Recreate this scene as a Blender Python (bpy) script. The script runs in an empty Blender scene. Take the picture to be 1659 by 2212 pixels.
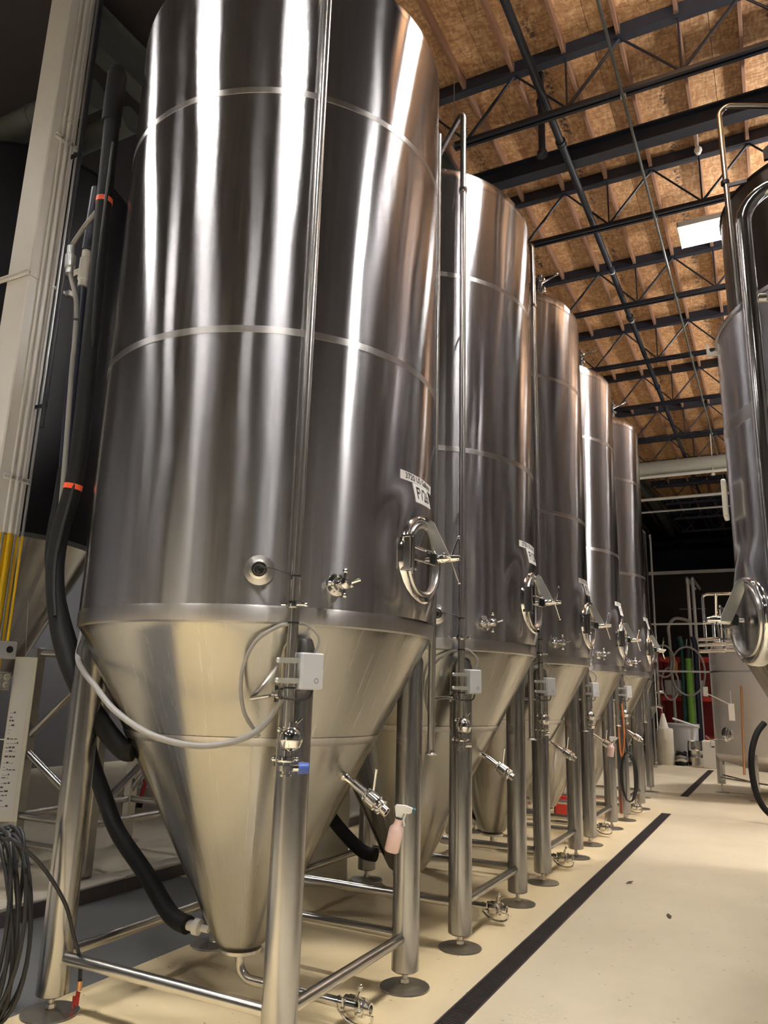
import bpy, math, random
from mathutils import Vector, Matrix
random.seed(7)
SC = bpy.context.scene
COL = SC.collection
R = math.radians
# ---------------------------------------------------------------- camera
FPX, YAW, PITCH, ROLL = 1622.86, 0.48103, 0.23334, 0.02816
CAM = Vector((2.90109, -3.92028, 1.73818))
def cam_axes():
    cy, sy, cp, sp = math.cos(YAW), math.sin(YAW), math.cos(PITCH), math.sin(PITCH)
    fwd = Vector((-sy*cp, cy*cp, sp)); right = Vector((cy, sy, 0)); up = right.cross(fwd)
    c, s = math.cos(ROLL), math.sin(ROLL)
    return c*right + s*up, -s*right + c*up, fwd
cr, cu, cf = cam_axes()
cd = bpy.data.cameras.new('camera'); cd.sensor_fit = 'HORIZONTAL'; cd.sensor_width = 36.0
cd.lens = 36.0*FPX/1659.0; cd.clip_start = 0.05; cd.clip_end = 200
cam = bpy.data.objects.new('camera', cd); COL.objects.link(cam)
cam.matrix_world = Matrix(((cr.x, cu.x, -cf.x, CAM.x), (cr.y, cu.y, -cf.y, CAM.y), (cr.z, cu.z, -cf.z, CAM.z), (0, 0, 0, 1)))
SC.camera = cam
# ---------------------------------------------------------------- world, exposure
w = bpy.data.worlds.new('world'); SC.world = w; w.use_nodes = True
w.node_tree.nodes['Background'].inputs[0].default_value = (0.9, 0.92, 1.0, 1)
w.node_tree.nodes['Background'].inputs[1].default_value = 0.02
SC.view_settings.view_transform = 'Standard'; SC.view_settings.look = 'None'
SC.view_settings.gamma = 1.0; SC.view_settings.use_curve_mapping = False
SC.view_settings.exposure = 1.8
# high-bay fixtures, only the first in view; upward watts added for the roof: (x, y, z, watts down, watts up, where)
FIXTURES = [(2.7, 7.0, 8.5, 260, 1.5, 'in front of the tall right-hand tank'), (2.7, 1.6, 8.5, 260, 25, 'over the aisle just above the picture'),
            (2.6, -3.8, 8.5, 560, 5, 'straight above the camera'), (2.7, -9.2, 8.5, 260, 5, 'over the aisle behind the camera'),
            (6.6, 13.0, 6.7, 200, 210, 'added out of view low over the right aisle to light the roof, farthest'), (6.6, 6.5, 6.7, 200, 210, 'added out of view low over the right aisle to light the roof, middle'), (6.6, -0.6, 7.4, 60, 15, 'added out of view low over the right aisle, nearest'),  # low right-aisle fixtures are added out of view to light the roof
            (-5.5, -7.0, 8.5, 330, 5, 'over the left aisle behind the camera'), (-5.5, -2.2, 8.5, 130, 5, 'over the left aisle beside the column'), (-5.5, 6.5, 8.5, 300, 10, 'over the left aisle behind the first tank'),
            (-5.5, 11.5, 8.5, 240, 10, 'over the left aisle, farthest'), (-1.6, -4.2, 8.5, 400, 3, 'in front of the first tank, left of the camera'), (4.6, 12.8, 8.5, 300, 5, 'added unseen behind the tall right-hand tank to brighten the far end'), (4.6, 18.6, 8.5, 260, 5, 'added unseen over the far bay at right to brighten it'),  # last two fixtures here are added, unseen, to brighten the far end
            (-2.2, -9.6, 8.5, 380, 5, 'behind the camera, left of the aisle')]
LIGHT_COL = (1.0, 0.965, 0.915)

# ================================================================ materials
MATS = {}
def nt(name):
    m = bpy.data.materials.new(name); m.use_nodes = True
    t = m.node_tree; b = t.nodes['Principled BSDF']
    MATS[name] = m
    return m, t, b
def plain(name, col, rough=0.5, metal=0.0, emit=None, es=1.0, var=0.0, scale=8.0, bump=0.0, trans=0.0, alpha=1.0, spec=None):
    m, t, b = nt(name)
    b.inputs['Base Color'].default_value = (*col, 1); b.inputs['Roughness'].default_value = rough
    b.inputs['Metallic'].default_value = metal
    if spec is not None: b.inputs['Specular IOR Level'].default_value = spec
    if trans: b.inputs['Transmission Weight'].default_value = trans
    if emit: b.inputs['Emission Color'].default_value = (*emit, 1); b.inputs['Emission Strength'].default_value = es
    if var or bump:
        tc = t.nodes.new('ShaderNodeTexCoord'); n = t.nodes.new('ShaderNodeTexNoise')
        n.inputs['Scale'].default_value = scale; n.inputs['Detail'].default_value = 5
        t.links.new(tc.outputs['Object'], n.inputs['Vector'])
        if var:
            mx = t.nodes.new('ShaderNodeMix'); mx.data_type = 'RGBA'
            mx.inputs[6].default_value = (*[c*(1-var) for c in col], 1); mx.inputs[7].default_value = (*[min(1, c*(1+var)) for c in col], 1)
            t.links.new(n.outputs['Fac'], mx.inputs[0]); t.links.new(mx.outputs[2], b.inputs['Base Color'])
        if bump:
            bp = t.nodes.new('ShaderNodeBump'); bp.inputs['Strength'].default_value = bump; bp.inputs['Distance'].default_value = 0.01
            t.links.new(n.outputs['Fac'], bp.inputs['Height']); t.links.new(bp.outputs[0], b.inputs['Normal'])
    return m
def brushed(name, col, rough, aniso, wob=0.0006, streak=0.12):
    """brushed stainless: grain runs round the vertical axis, so highlights stretch up and down"""
    m, t, b = nt(name)
    N = t.nodes.new; L = t.links.new
    b.inputs['Metallic'].default_value = 1.0; b.inputs['Anisotropic'].default_value = aniso
    b.inputs['Anisotropic Rotation'].default_value = 0.25
    tg = N('ShaderNodeTangent'); tg.direction_type = 'RADIAL'; tg.axis = 'Z'; L(tg.outputs[0], b.inputs['Tangent'])
    tc = N('ShaderNodeTexCoord'); sp = N('ShaderNodeSeparateXYZ'); L(tc.outputs['Object'], sp.inputs[0])
    at = N('ShaderNodeMath'); at.operation = 'ARCTAN2'; L(sp.outputs[1], at.inputs[0]); L(sp.outputs[0], at.inputs[1])
    cb = N('ShaderNodeCombineXYZ'); mu = N('ShaderNodeMath'); mu.operation = 'MULTIPLY'; mu.inputs[1].default_value = 22.0
    mz = N('ShaderNodeMath'); mz.operation = 'MULTIPLY'; mz.inputs[1].default_value = 0.55
    L(at.outputs[0], mu.inputs[0]); L(sp.outputs[2], mz.inputs[0]); L(mu.outputs[0], cb.inputs[0]); L(mz.outputs[0], cb.inputs[1])
    n = N('ShaderNodeTexNoise'); n.inputs['Scale'].default_value = 1.6; n.inputs['Detail'].default_value = 6; n.inputs['Roughness'].default_value = 0.65
    L(cb.outputs[0], n.inputs['Vector'])
    mr = N('ShaderNodeMapRange'); mr.inputs[3].default_value = max(0.02, rough*0.75); mr.inputs[4].default_value = rough*1.3
    L(n.outputs['Fac'], mr.inputs[0]); L(mr.outputs[0], b.inputs['Roughness'])
    mx = N('ShaderNodeMix'); mx.data_type = 'RGBA'
    mx.inputs[6].default_value = (*[c*(1-streak) for c in col], 1); mx.inputs[7].default_value = (*[min(1, c*(1+streak)) for c in col], 1)
    L(n.outputs['Fac'], mx.inputs[0]); L(mx.outputs[2], b.inputs['Base Color'])
    if wob:
        n2 = N('ShaderNodeTexNoise'); n2.inputs['Scale'].default_value = 1.1; n2.inputs['Detail'].default_value = 1
        mp = N('ShaderNodeMapping'); mp.inputs['Scale'].default_value = (1.6, 1.6, 0.7); L(tc.outputs['Object'], mp.inputs[0]); L(mp.outputs[0], n2.inputs['Vector'])
        bp = N('ShaderNodeBump'); bp.inputs['Strength'].default_value = 1.0; bp.inputs['Distance'].default_value = wob*10
        L(n2.outputs['Fac'], bp.inputs['Height']); L(bp.outputs[0], b.inputs['Normal'])
    return m
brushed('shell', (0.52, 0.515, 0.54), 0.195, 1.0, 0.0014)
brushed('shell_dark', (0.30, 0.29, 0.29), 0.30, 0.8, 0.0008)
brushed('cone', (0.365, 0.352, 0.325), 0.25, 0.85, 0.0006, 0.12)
brushed('weld', (0.48, 0.46, 0.455), 0.32, 0.85, 0.0)
plain('matte_steel', (0.66, 0.63, 0.61), 0.48, 0.75, var=0.05, scale=3)
plain('steel', (0.60, 0.58, 0.55), 0.26, 1.0, var=0.06, scale=14)
plain('leg', (0.46, 0.45, 0.445), 0.27, 1.0, var=0.08, scale=10)
plain('polished', (0.74, 0.73, 0.71), 0.09, 1.0)
plain('plate', (0.66, 0.64, 0.61), 0.28, 1.0, var=0.15, scale=20)
plain('galv', (0.56, 0.58, 0.58), 0.38, 0.9, var=0.12, scale=40)
plain('black_rubber', (0.0085, 0.0085, 0.0095), 0.62, var=0.25, scale=30, spec=0.25)
plain('black_plastic', (0.012, 0.014, 0.013), 0.35)
plain('navy', (0.012, 0.014, 0.035), 0.38, var=0.2, scale=10)
plain('black_tank', (0.006, 0.006, 0.009), 0.5, var=0.3, scale=2, spec=0.25)
plain('dark_steel', (0.020, 0.023, 0.036), 0.45, var=0.3, scale=5)
plain('grey_girder', (0.10, 0.11, 0.105), 0.55, var=0.2, scale=4)
plain('grey_box', (0.50, 0.51, 0.53), 0.45)
plain('grey_cable', (0.28, 0.27, 0.26), 0.5)
plain('dark_cable', (0.012, 0.012, 0.013), 0.5)
plain('white_plastic', (0.78, 0.77, 0.74), 0.4)
plain('cream', (0.62, 0.59, 0.50), 0.5, var=0.06, scale=3)
plain('beige_paint', (0.84, 0.82, 0.81), 0.42, var=0.05, scale=2)
plain('yellow_paint', (0.86, 0.56, 0.02), 0.42, var=0.05, scale=3)
plain('sticker', (0.78, 0.76, 0.75), 0.45)
plain('ink', (0.012, 0.011, 0.012), 0.5)
plain('paper', (0.62, 0.60, 0.58), 0.6)
plain('pen', (0.06, 0.06, 0.07), 0.7)
plain('red', (0.62, 0.05, 0.035), 0.45, var=0.1)
plain('dark_red', (0.26, 0.016, 0.018), 0.5, var=0.2)
plain('orange', (0.55, 0.19, 0.05), 0.5)
plain('green', (0.16, 0.36, 0.05), 0.5, var=0.25, scale=6)
plain('teal', (0.02, 0.10, 0.10), 0.5)
plain('blue', (0.05, 0.10, 0.40), 0.4)
plain('sky_blue', (0.13, 0.36, 0.62), 0.4)
plain('pink', (0.86, 0.62, 0.58), 0.35)
plain('orange_band', (0.9, 0.12, 0.04), 0.5)
plain('wood', (0.28, 0.145, 0.085), 0.7, var=0.22, scale=5)
plain('unlit_roof', (0.034, 0.029, 0.032), 0.8, var=0.2, scale=2)
plain('wall_paint', (0.07, 0.065, 0.065), 0.7, var=0.05, scale=1)
plain('wall_light', (0.10, 0.10, 0.11), 0.7, var=0.05, scale=1)
plain('added_door_white', (0.80, 0.82, 0.86), 0.5)
plain('black_wall', (0.010, 0.010, 0.011), 0.8)
plain('grate', (0.055, 0.045, 0.045), 0.5, 0.3, var=0.4, scale=6)
plain('trench', (0.02, 0.017, 0.016), 0.8)
plain('kerb', (0.50, 0.45, 0.39), 0.7, var=0.12, scale=4)
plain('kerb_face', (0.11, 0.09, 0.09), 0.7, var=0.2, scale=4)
plain('floor_shade', (0.115, 0.115, 0.12), 0.45, var=0.22, scale=2.2)
plain('duct', (0.40, 0.40, 0.35), 0.55, var=0.08, scale=2)
plain('white_metal', (0.75, 0.74, 0.70), 0.35)
plain('reflector', (0.05, 0.05, 0.05), 0.5)
plain('housing', (0.75, 0.75, 0.72), 0.4)
plain('tube', (0.9, 0.9, 0.9), 0.4, emit=(1.0, 0.97, 0.90), es=9.0)
plain('leaf', (0.07, 0.05, 0.03), 0.8)
plain('copper', (0.75, 0.42, 0.22), 0.3, 1.0)

def floor_mat(name, a, b_, warm=None):
    m, t, b = nt(name); N = t.nodes.new; L = t.links.new
    tc = N('ShaderNodeTexCoord')
    n = N('ShaderNodeTexNoise'); n.inputs['Scale'].default_value = 0.7; n.inputs['Detail'].default_value = 7; n.inputs['Roughness'].default_value = 0.6
    L(tc.outputs['Object'], n.inputs['Vector'])
    mx = N('ShaderNodeMix'); mx.data_type = 'RGBA'; mx.inputs[6].default_value = (*a, 1); mx.inputs[7].default_value = (*b_, 1)
    cr_ = N('ShaderNodeMapRange'); cr_.inputs[1].default_value = 0.35; cr_.inputs[2].default_value = 0.65
    L(n.outputs['Fac'], cr_.inputs[0]); L(cr_.outputs[0], mx.inputs[0])
    col = mx.outputs[2]
    if warm:       # the coating between the drain and the tanks has yellowed
        sp = N('ShaderNodeSeparateXYZ'); L(tc.outputs['Object'], sp.inputs[0])
        r1 = N('ShaderNodeMapRange'); r1.inputs[1].default_value = 1.32; r1.inputs[2].default_value = 0.75; L(sp.outputs[0], r1.inputs[0])
        r2 = N('ShaderNodeMapRange'); r2.inputs[1].default_value = 11.0; r2.inputs[2].default_value = 8.5; L(sp.outputs[1], r2.inputs[0])
        mm = N('ShaderNodeMath'); mm.operation = 'MULTIPLY'; L(r1.outputs[0], mm.inputs[0]); L(r2.outputs[0], mm.inputs[1])
        m3 = N('ShaderNodeMix'); m3.data_type = 'RGBA'; m3.inputs[7].default_value = (*warm, 1)
        ml = N('ShaderNodeMath'); ml.operation = 'MULTIPLY'; ml.inputs[1].default_value = 0.75; L(mm.outputs[0], ml.inputs[0])
        L(ml.outputs[0], m3.inputs[0]); L(col, m3.inputs[6]); col = m3.outputs[2]
    # dark flecks and scuffs
    mp = N('ShaderNodeMapping'); mp.inputs['Scale'].default_value = (1.0, 2.2, 1); mp.inputs['Rotation'].default_value = (0, 0, 0.5); L(tc.outputs['Object'], mp.inputs[0])
    v = N('ShaderNodeTexVoronoi'); v.inputs['Scale'].default_value = 7.5; v.inputs['Randomness'].default_value = 1.0; L(mp.outputs[0], v.inputs['Vector'])
    lt = N('ShaderNodeMath'); lt.operation = 'LESS_THAN'; lt.inputs[1].default_value = 0.075; L(v.outputs['Distance'], lt.inputs[0])
    n3 = N('ShaderNodeTexNoise'); n3.inputs['Scale'].default_value = 2.3; L(tc.outputs['Object'], n3.inputs['Vector'])
    gt = N('ShaderNodeMath'); gt.operation = 'GREATER_THAN'; gt.inputs[1].default_value = 0.47; L(n3.outputs['Fac'], gt.inputs[0])
    an = N('ShaderNodeMath'); an.operation = 'MULTIPLY'; L(lt.outputs[0], an.inputs[0]); L(gt.outputs[0], an.inputs[1])
    an2 = N('ShaderNodeMath'); an2.operation = 'MULTIPLY'; an2.inputs[1].default_value = 0.8; L(an.outputs[0], an2.inputs[0])
    m4 = N('ShaderNodeMix'); m4.data_type = 'RGBA'; m4.inputs[7].default_value = (0.10, 0.075, 0.05, 1)
    L(an2.outputs[0], m4.inputs[0]); L(col, m4.inputs[6]); L(m4.outputs[2], b.inputs['Base Color'])
    b.inputs['Roughness'].default_value = 0.42
    bp = N('ShaderNodeBump'); bp.inputs['Strength'].default_value = 0.25; bp.inputs['Distance'].default_value = 0.004
    n5 = N('ShaderNodeTexNoise'); n5.inputs['Scale'].default_value = 22; n5.inputs['Detail'].default_value = 4; L(tc.outputs['Object'], n5.inputs['Vector'])
    L(n5.outputs['Fac'], bp.inputs['Height']); L(bp.outputs[0], b.inputs['Normal'])
floor_mat('floor', (0.54, 0.465, 0.335), (0.63, 0.55, 0.405), (0.74, 0.585, 0.33))
floor_mat('pad', (0.50, 0.44, 0.33), (0.57, 0.50, 0.39))
def osb_mat():
    m, t, b = nt('osb'); N = t.nodes.new; L = t.links.new
    tc = N('ShaderNodeTexCoord'); ge = N('ShaderNodeNewGeometry'); oi = N('ShaderNodeObjectInfo')
    # flakes: distorted stretched cells in two directions
    cols = []
    nz = N('ShaderNodeTexNoise'); nz.inputs['Scale'].default_value = 6; L(ge.outputs['Position'], nz.inputs['Vector'])
    vm = N('ShaderNodeVectorMath'); vm.operation = 'MULTIPLY_ADD'; vm.inputs[1].default_value = (0.05, 0.05, 0.0)
    L(nz.outputs['Color'], vm.inputs[0]); L(ge.outputs['Position'], vm.inputs[2])
    for rot, sc in ((0.5, (44, 12, 1)), (-0.7, (13, 40, 1))):
        mp = N('ShaderNodeMapping'); mp.inputs['Rotation'].default_value = (0, 0, rot); mp.inputs['Scale'].default_value = sc
        L(vm.outputs[0], mp.inputs[0])
        v = N('ShaderNodeTexVoronoi'); v.voronoi_dimensions = '2D'; v.inputs['Scale'].default_value = 1.0; L(mp.outputs[0], v.inputs['Vector'])
        s = N('ShaderNodeSeparateColor'); L(v.outputs['Color'], s.inputs[0]); cols.append(s.outputs[0])
    av = N('ShaderNodeMath'); av.operation = 'ADD'; L(cols[0], av.inputs[0]); L(cols[1], av.inputs[1])
    hf = N('ShaderNodeMath'); hf.operation = 'MULTIPLY'; hf.inputs[1].default_value = 0.5; L(av.outputs[0], hf.inputs[0])
    rp = N('ShaderNodeValToRGB'); e = rp.color_ramp.elements
    e[0].position = 0.05; e[0].color = (0.33, 0.165, 0.075, 1); e[1].position = 0.95; e[1].color = (0.70, 0.45, 0.25, 1)
    x = rp.color_ramp.elements.new(0.5); x.color = (0.50, 0.275, 0.125, 1)
    L(hf.outputs[0], rp.inputs[0])
    # sheet to sheet tint
    hs = N('ShaderNodeHueSaturation'); mr = N('ShaderNodeMapRange'); mr.inputs[3].default_value = 0.88; mr.inputs[4].default_value = 1.12
    L(oi.outputs['Random'], mr.inputs[0]); L(mr.outputs[0], hs.inputs['Value']); L(rp.outputs[0], hs.inputs['Color'])
    # stamped ink / damp marks along every second sheet line
    sp = N('ShaderNodeSeparateXYZ'); L(ge.outputs['Position'], sp.inputs[0])
    ad = N('ShaderNodeMath'); ad.operation = 'ADD'; ad.inputs[1].default_value = 20*1.23-0.34; L(sp.outputs[0], ad.inputs[0])
    md = N('ShaderNodeMath'); md.operation = 'MODULO'; md.inputs[1].default_value = 1.23; L(ad.outputs[0], md.inputs[0])
    sb = N('ShaderNodeMath'); sb.operation = 'SUBTRACT'; sb.inputs[1].default_value = 0.615; L(md.outputs[0], sb.inputs[0])
    ab = N('ShaderNodeMath'); ab.operation = 'ABSOLUTE'; L(sb.outputs[0], ab.inputs[0])
    near = N('ShaderNodeMapRange'); near.inputs[1].default_value = 0.075; near.inputs[2].default_value = 0.03; L(ab.outputs[0], near.inputs[0])
    n6 = N('ShaderNodeTexNoise'); n6.inputs['Scale'].default_value = 24; n6.inputs['Detail'].default_value = 3; L(ge.outputs['Position'], n6.inputs['Vector'])
    n7 = N('ShaderNodeTexNoise'); n7.inputs['Scale'].default_value = 2.2; L(ge.outputs['Position'], n7.inputs['Vector'])
    t6 = N('ShaderNodeMapRange'); t6.inputs[1].default_value = 0.50; t6.inputs[2].default_value = 0.56; L(n6.outputs['Fac'], t6.inputs[0])
    t7 = N('ShaderNodeMapRange'); t7.inputs[1].default_value = 0.42; t7.inputs[2].default_value = 0.55; L(n7.outputs['Fac'], t7.inputs[0])
    q1 = N('ShaderNodeMath'); q1.operation = 'MULTIPLY'; L(near.outputs[0], q1.inputs[0]); L(t6.outputs[0], q1.inputs[1])
    q2 = N('ShaderNodeMath'); q2.operation = 'MULTIPLY'; L(q1.outputs[0], q2.inputs[0]); L(t7.outputs[0], q2.inputs[1])
    q3 = N('ShaderNodeMath'); q3.operation = 'MULTIPLY'; q3.inputs[1].default_value = 0.85; L(q2.outputs[0], q3.inputs[0])
    m4 = N('ShaderNodeMix'); m4.data_type = 'RGBA'; m4.inputs[7].default_value = (0.05, 0.035, 0.03, 1)
    L(q3.outputs[0], m4.inputs[0]); L(hs.outputs[0], m4.inputs[6]); L(m4.outputs[2], b.inputs['Base Color'])
    b.inputs['Roughness'].default_value = 0.75
osb_mat()

# ================================================================ mesh helpers
class MB:
    def __init__(s): s.v = []; s.f = []
    def add(s, v, f, M=None):
        o = len(s.v)
        s.v += [tuple(M @ Vector(p)) if M is not None else tuple(p) for p in v]
        s.f += [tuple(i+o for i in q) for q in f]
        return s
    def box(s, x0, x1, y0, y1, z0, z1, M=None):
        v = [(x0, y0, z0), (x1, y0, z0), (x1, y1, z0), (x0, y1, z0), (x0, y0, z1), (x1, y0, z1), (x1, y1, z1), (x0, y1, z1)]
        return s.add(v, [(0, 3, 2, 1), (4, 5, 6, 7), (0, 1, 5, 4), (1, 2, 6, 5), (2, 3, 7, 6), (3, 0, 4, 7)], M)
    def cbox(s, x0, x1, y0, y1, z0, z1, c=0.005, M=None):
        """box with chamfered edges"""
        xs = (x0, x1); ys = (y0, y1); zs = (z0, z1); v = []; idx = {}
        for i in (0, 1):
            for j in (0, 1):
                for k in (0, 1):
                    sx, sy, sz = (1-2*i)*c, (1-2*j)*c, (1-2*k)*c
                    for a, p in enumerate(((xs[i], ys[j]+sy, zs[k]+sz), (xs[i]+sx, ys[j], zs[k]+sz), (xs[i]+sx, ys[j]+sy, zs[k]))):
                        idx[i, j, k, a] = len(v); v.append(p)
        g = idx.__getitem__; f = []
        for i in (0, 1):
            f.append([g((i, 0, 0, 0)), g((i, 1, 0, 0)), g((i, 1, 1, 0)), g((i, 0, 1, 0))])
            f.append([g((0, i, 0, 1)), g((1, i, 0, 1)), g((1, i, 1, 1)), g((0, i, 1, 1))])
            f.append([g((0, 0, i, 2)), g((1, 0, i, 2)), g((1, 1, i, 2)), g((0, 1, i, 2))])
            for j in (0, 1):
                f.append([g((i, j, 0, 0)), g((i, j, 1, 0)), g((i, j, 1, 1)), g((i, j, 0, 1))])
                f.append([g((i, 0, j, 0)), g((i, 1, j, 0)), g((i, 1, j, 2)), g((i, 0, j, 2))])
                f.append([g((0, i, j, 1)), g((1, i, j, 1)), g((1, i, j, 2)), g((0, i, j, 2))])
                for k in (0, 1): f.append([g((i, j, k, 0)), g((i, j, k, 1)), g((i, j, k, 2))])
        ctr = Vector(((x0+x1)/2, (y0+y1)/2, (z0+z1)/2)); out = []
        for q in f:
            a, b, cc = (Vector(v[i]) for i in q[:3]); m = sum((Vector(v[i]) for i in q), Vector())/len(q)
            out.append(tuple(q) if (b-a).cross(cc-a).dot(m-ctr) > 0 else tuple(reversed(q)))
        return s.add(v, out, M)
    def lathe(s, prof, seg=32, M=None, a0=0.0, a1=None):
        """profile [(r, z)] from bottom to top turned about z"""
        full = a1 is None; a1 = 2*math.pi if full else a1
        n = seg if full else seg+1; v = []; rings = []
        for r, z in prof:
            if r < 1e-6: rings.append([len(v)]); v.append((0, 0, z))
            else:
                rings.append(list(range(len(v), len(v)+n)))
                v += [(r*math.cos(a0+(a1-a0)*k/seg), r*math.sin(a0+(a1-a0)*k/seg), z) for k in range(n)]
        f = []
        for A, B in zip(rings, rings[1:]):
            for k in range(seg):
                k2 = (k+1) % n
                if len(A) == 1 and len(B) == 1: continue
                if len(A) == 1: f.append((A[0], B[k2], B[k]))
                elif len(B) == 1: f.append((A[k], A[k2], B[0]))
                else: f.append((A[k], A[k2], B[k2], B[k]))
        return s.add(v, f, M)
    def rod(s, p, q, r, seg=16, r2=None, cap=True):
        p = Vector(p); q = Vector(q); d = q-p; L = d.length
        M = Matrix.Translation(p) @ d.to_track_quat('Z', 'Y').to_matrix().to_4x4()
        r2 = r if r2 is None else r2
        pr = ([(0, 0)] if cap else []) + [(r, 0), (r2, L)] + ([(0, L)] if cap else [])
        return s.lathe(pr, seg, M)
    def turn(s, p, d, prof, seg=24):
        """lathe profile (r, h) along direction d from p"""
        d = Vector(d).normalized()
        M = Matrix.Translation(Vector(p)) @ d.to_track_quat('Z', 'Y').to_matrix().to_4x4()
        return s.lathe(prof, seg, M)
    def tube(s, pts, r, seg=10, cap=True, smooth=0, radii=None):
        pts = [Vector(p) for p in pts]
        if smooth: pts = spline(pts, smooth)
        n = len(pts); v = []; f = []
        t0 = (pts[1]-pts[0]).normalized()
        nrm = t0.orthogonal().normalized()
        for i, p in enumerate(pts):
            t = (pts[min(i+1, n-1)]-pts[max(i-1, 0)]).normalized()
            nrm = (nrm - t*nrm.dot(t)).normalized(); b = t.cross(nrm)
            rr = radii(i/(n-1)) if radii else r
            v += [tuple(p+rr*(math.cos(2*math.pi*k/seg)*nrm+math.sin(2*math.pi*k/seg)*b)) for k in range(seg)]
        for i in range(n-1):
            for k in range(seg):
                k2 = (k+1) % seg; f.append((i*seg+k, i*seg+k2, (i+1)*seg+k2, (i+1)*seg+k))
        if cap: f += [tuple(reversed(range(seg))), tuple(range((n-1)*seg, n*seg))]
        return s.add(v, f)
    def prism(s, poly, h0, h1, M=None):
        """polygon in local xy (counter-clockwise) extruded along z"""
        n = len(poly); v = [(x, y, h0) for x, y in poly]+[(x, y, h1) for x, y in poly]
        f = [tuple(reversed(range(n))), tuple(range(n, 2*n))]+[(k, (k+1) % n, n+(k+1) % n, n+k) for k in range(n)]
        return s.add(v, f, M)
    def sphere(s, c, r, seg=20, sq=1.0):
        pr = [(r*math.sin(math.pi*k/10), -r*sq*math.cos(math.pi*k/10)) for k in range(11)]
        pr[0] = (0, -r*sq); pr[-1] = (0, r*sq)
        return s.lathe(pr, seg, Matrix.Translation(Vector(c)))
    def build(s, name, mat, parent=None, sharp=35, flat=False):
        me = bpy.data.meshes.new(name); me.from_pydata(s.v, [], s.f); me.update()
        if not flat:
            me.polygons.foreach_set('use_smooth', [True]*len(me.polygons)); me.set_sharp_from_angle(angle=R(sharp))
        me.materials.append(MATS[mat])
        o = bpy.data.objects.new(name, me); COL.objects.link(o)
        if parent is not None: o.parent = parent
        return o
def spline(pts, k):
    out = []; n = len(pts)
    for i in range(n-1):
        p0, p1, p2, p3 = pts[max(i-1, 0)], pts[i], pts[i+1], pts[min(i+2, n-1)]
        for j in range(k):
            t = j/k
            out.append(0.5*((2*p1)+(p2-p0)*t+(2*p0-5*p1+4*p2-p3)*t*t+(3*p1-p0-3*p2+p3)*t*t*t))
    out.append(pts[-1]); return out
def frame(o, out, up=(0, 0, 1)):
    """local z along out, local y roughly up"""
    z = Vector(out).normalized(); u = Vector(up); x = u.cross(z).normalized(); y = z.cross(x)
    return Matrix(((x.x, y.x, z.x, o[0]), (x.y, y.y, z.y, o[1]), (x.z, y.z, z.z, o[2]), (0, 0, 0, 1)))
def tag(o, label, cat, group=None, kind=None):
    if label: o['label'] = label
    if cat: o['category'] = cat
    if group: o['group'] = group
    if kind: o['kind'] = kind
    return o
def thing(name, label, cat, loc=(0, 0, 0), rz=0.0, group=None):
    o = bpy.data.objects.new(name, None); COL.objects.link(o); o.empty_display_size = 0.1
    o.location = loc; o.rotation_euler = (0, 0, rz)
    return tag(o, label, cat, group)
def struct(o): o['kind'] = 'structure'; return o
def stuff(o): o['kind'] = 'stuff'; return o
def copy_tree(o, parent=None):
    c = o.copy(); COL.objects.link(c); c.parent = parent
    for ch in list(o.children): copy_tree(ch, c)
    return c
def pol(r, deg, z): return Vector((r*math.cos(R(deg)), r*math.sin(R(deg)), z))

# ================================================================ building shell
X0, X1, Y0, Y1 = -10.0, 9.0, -13.0, 34.0
DR = (1.09, 1.235)                               # trench drain, x range
fl = MB()
def quad(x0, x1, y0, y1, z=0.0): fl.add([(x0, y0, z), (x1, y0, z), (x1, y1, z), (x0, y1, z)], [(0, 1, 2, 3)])
STRIP = (-2.24, -0.87, -6.0, 2.0)
quad(DR[1], X1, Y0, Y1); quad(X0, DR[0], 17.8, Y1)
for a, b in ((Y0, -5.0), (9.2, 11.6), (17.8, Y1)): quad(DR[0], DR[1], a, b)
quad(STRIP[1], DR[0], Y0, 17.8); quad(X0, STRIP[1], Y0, STRIP[2]); quad(-2.24, STRIP[1], STRIP[3], 17.8)
struct(fl.build('floor', 'floor', flat=True))
g = MB(); g.add([(STRIP[0], STRIP[2], -0.004), (STRIP[1], STRIP[2], -0.004), (STRIP[1], STRIP[3], -0.004), (STRIP[0], STRIP[3], -0.004)], [(0, 1, 2, 3)])
struct(g.build('floor_shade_strip', 'floor_shade', flat=True))  # dark floor coat with the first tank's shadow put into its colour
pd = MB(); pd.box(X0, -2.42, STRIP[2], 17.8, -0.05, 0.10); struct(pd.build('floor_pad', 'pad', flat=True))
# kerb between the pad and the low floor: separate stones
kr = thing('kerb', 'long pale concrete kerb with dark face behind the first tank', 'kerb'); kr['kind'] = 'structure'
y = -6.0; i = 0
while y < 17.8:
    L_ = 0.95+0.25*((i*37) % 10)/10
    k = MB(); k.cbox(-2.42, -2.24, y+0.004, min(y+L_, 17.8)-0.004, -0.02, 0.125+0.004*((i*13) % 3), 0.008)
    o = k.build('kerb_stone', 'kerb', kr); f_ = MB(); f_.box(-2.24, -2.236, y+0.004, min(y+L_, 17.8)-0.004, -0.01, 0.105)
    f_.build('dark_face', 'kerb_face', o, flat=True)  # front of each stone is darker than its top
    y += L_; i += 1
for nm, a in (('wall_left', (X0-0.2, X0, Y0, Y1)), ('wall_right', (X1, X1+0.2, Y0, Y1)), ('wall_back', (X0, X1, Y0-0.2, Y0)), ('wall_far', (X0, X1, Y1, Y1+0.2))):
    m_ = MB(); m_.box(*a, -0.05, 9.3); struct(m_.build(nm, {'wall_far': 'black_wall', 'wall_right': 'wall_paint'}.get(nm, 'wall_light'), flat=True))

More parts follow.
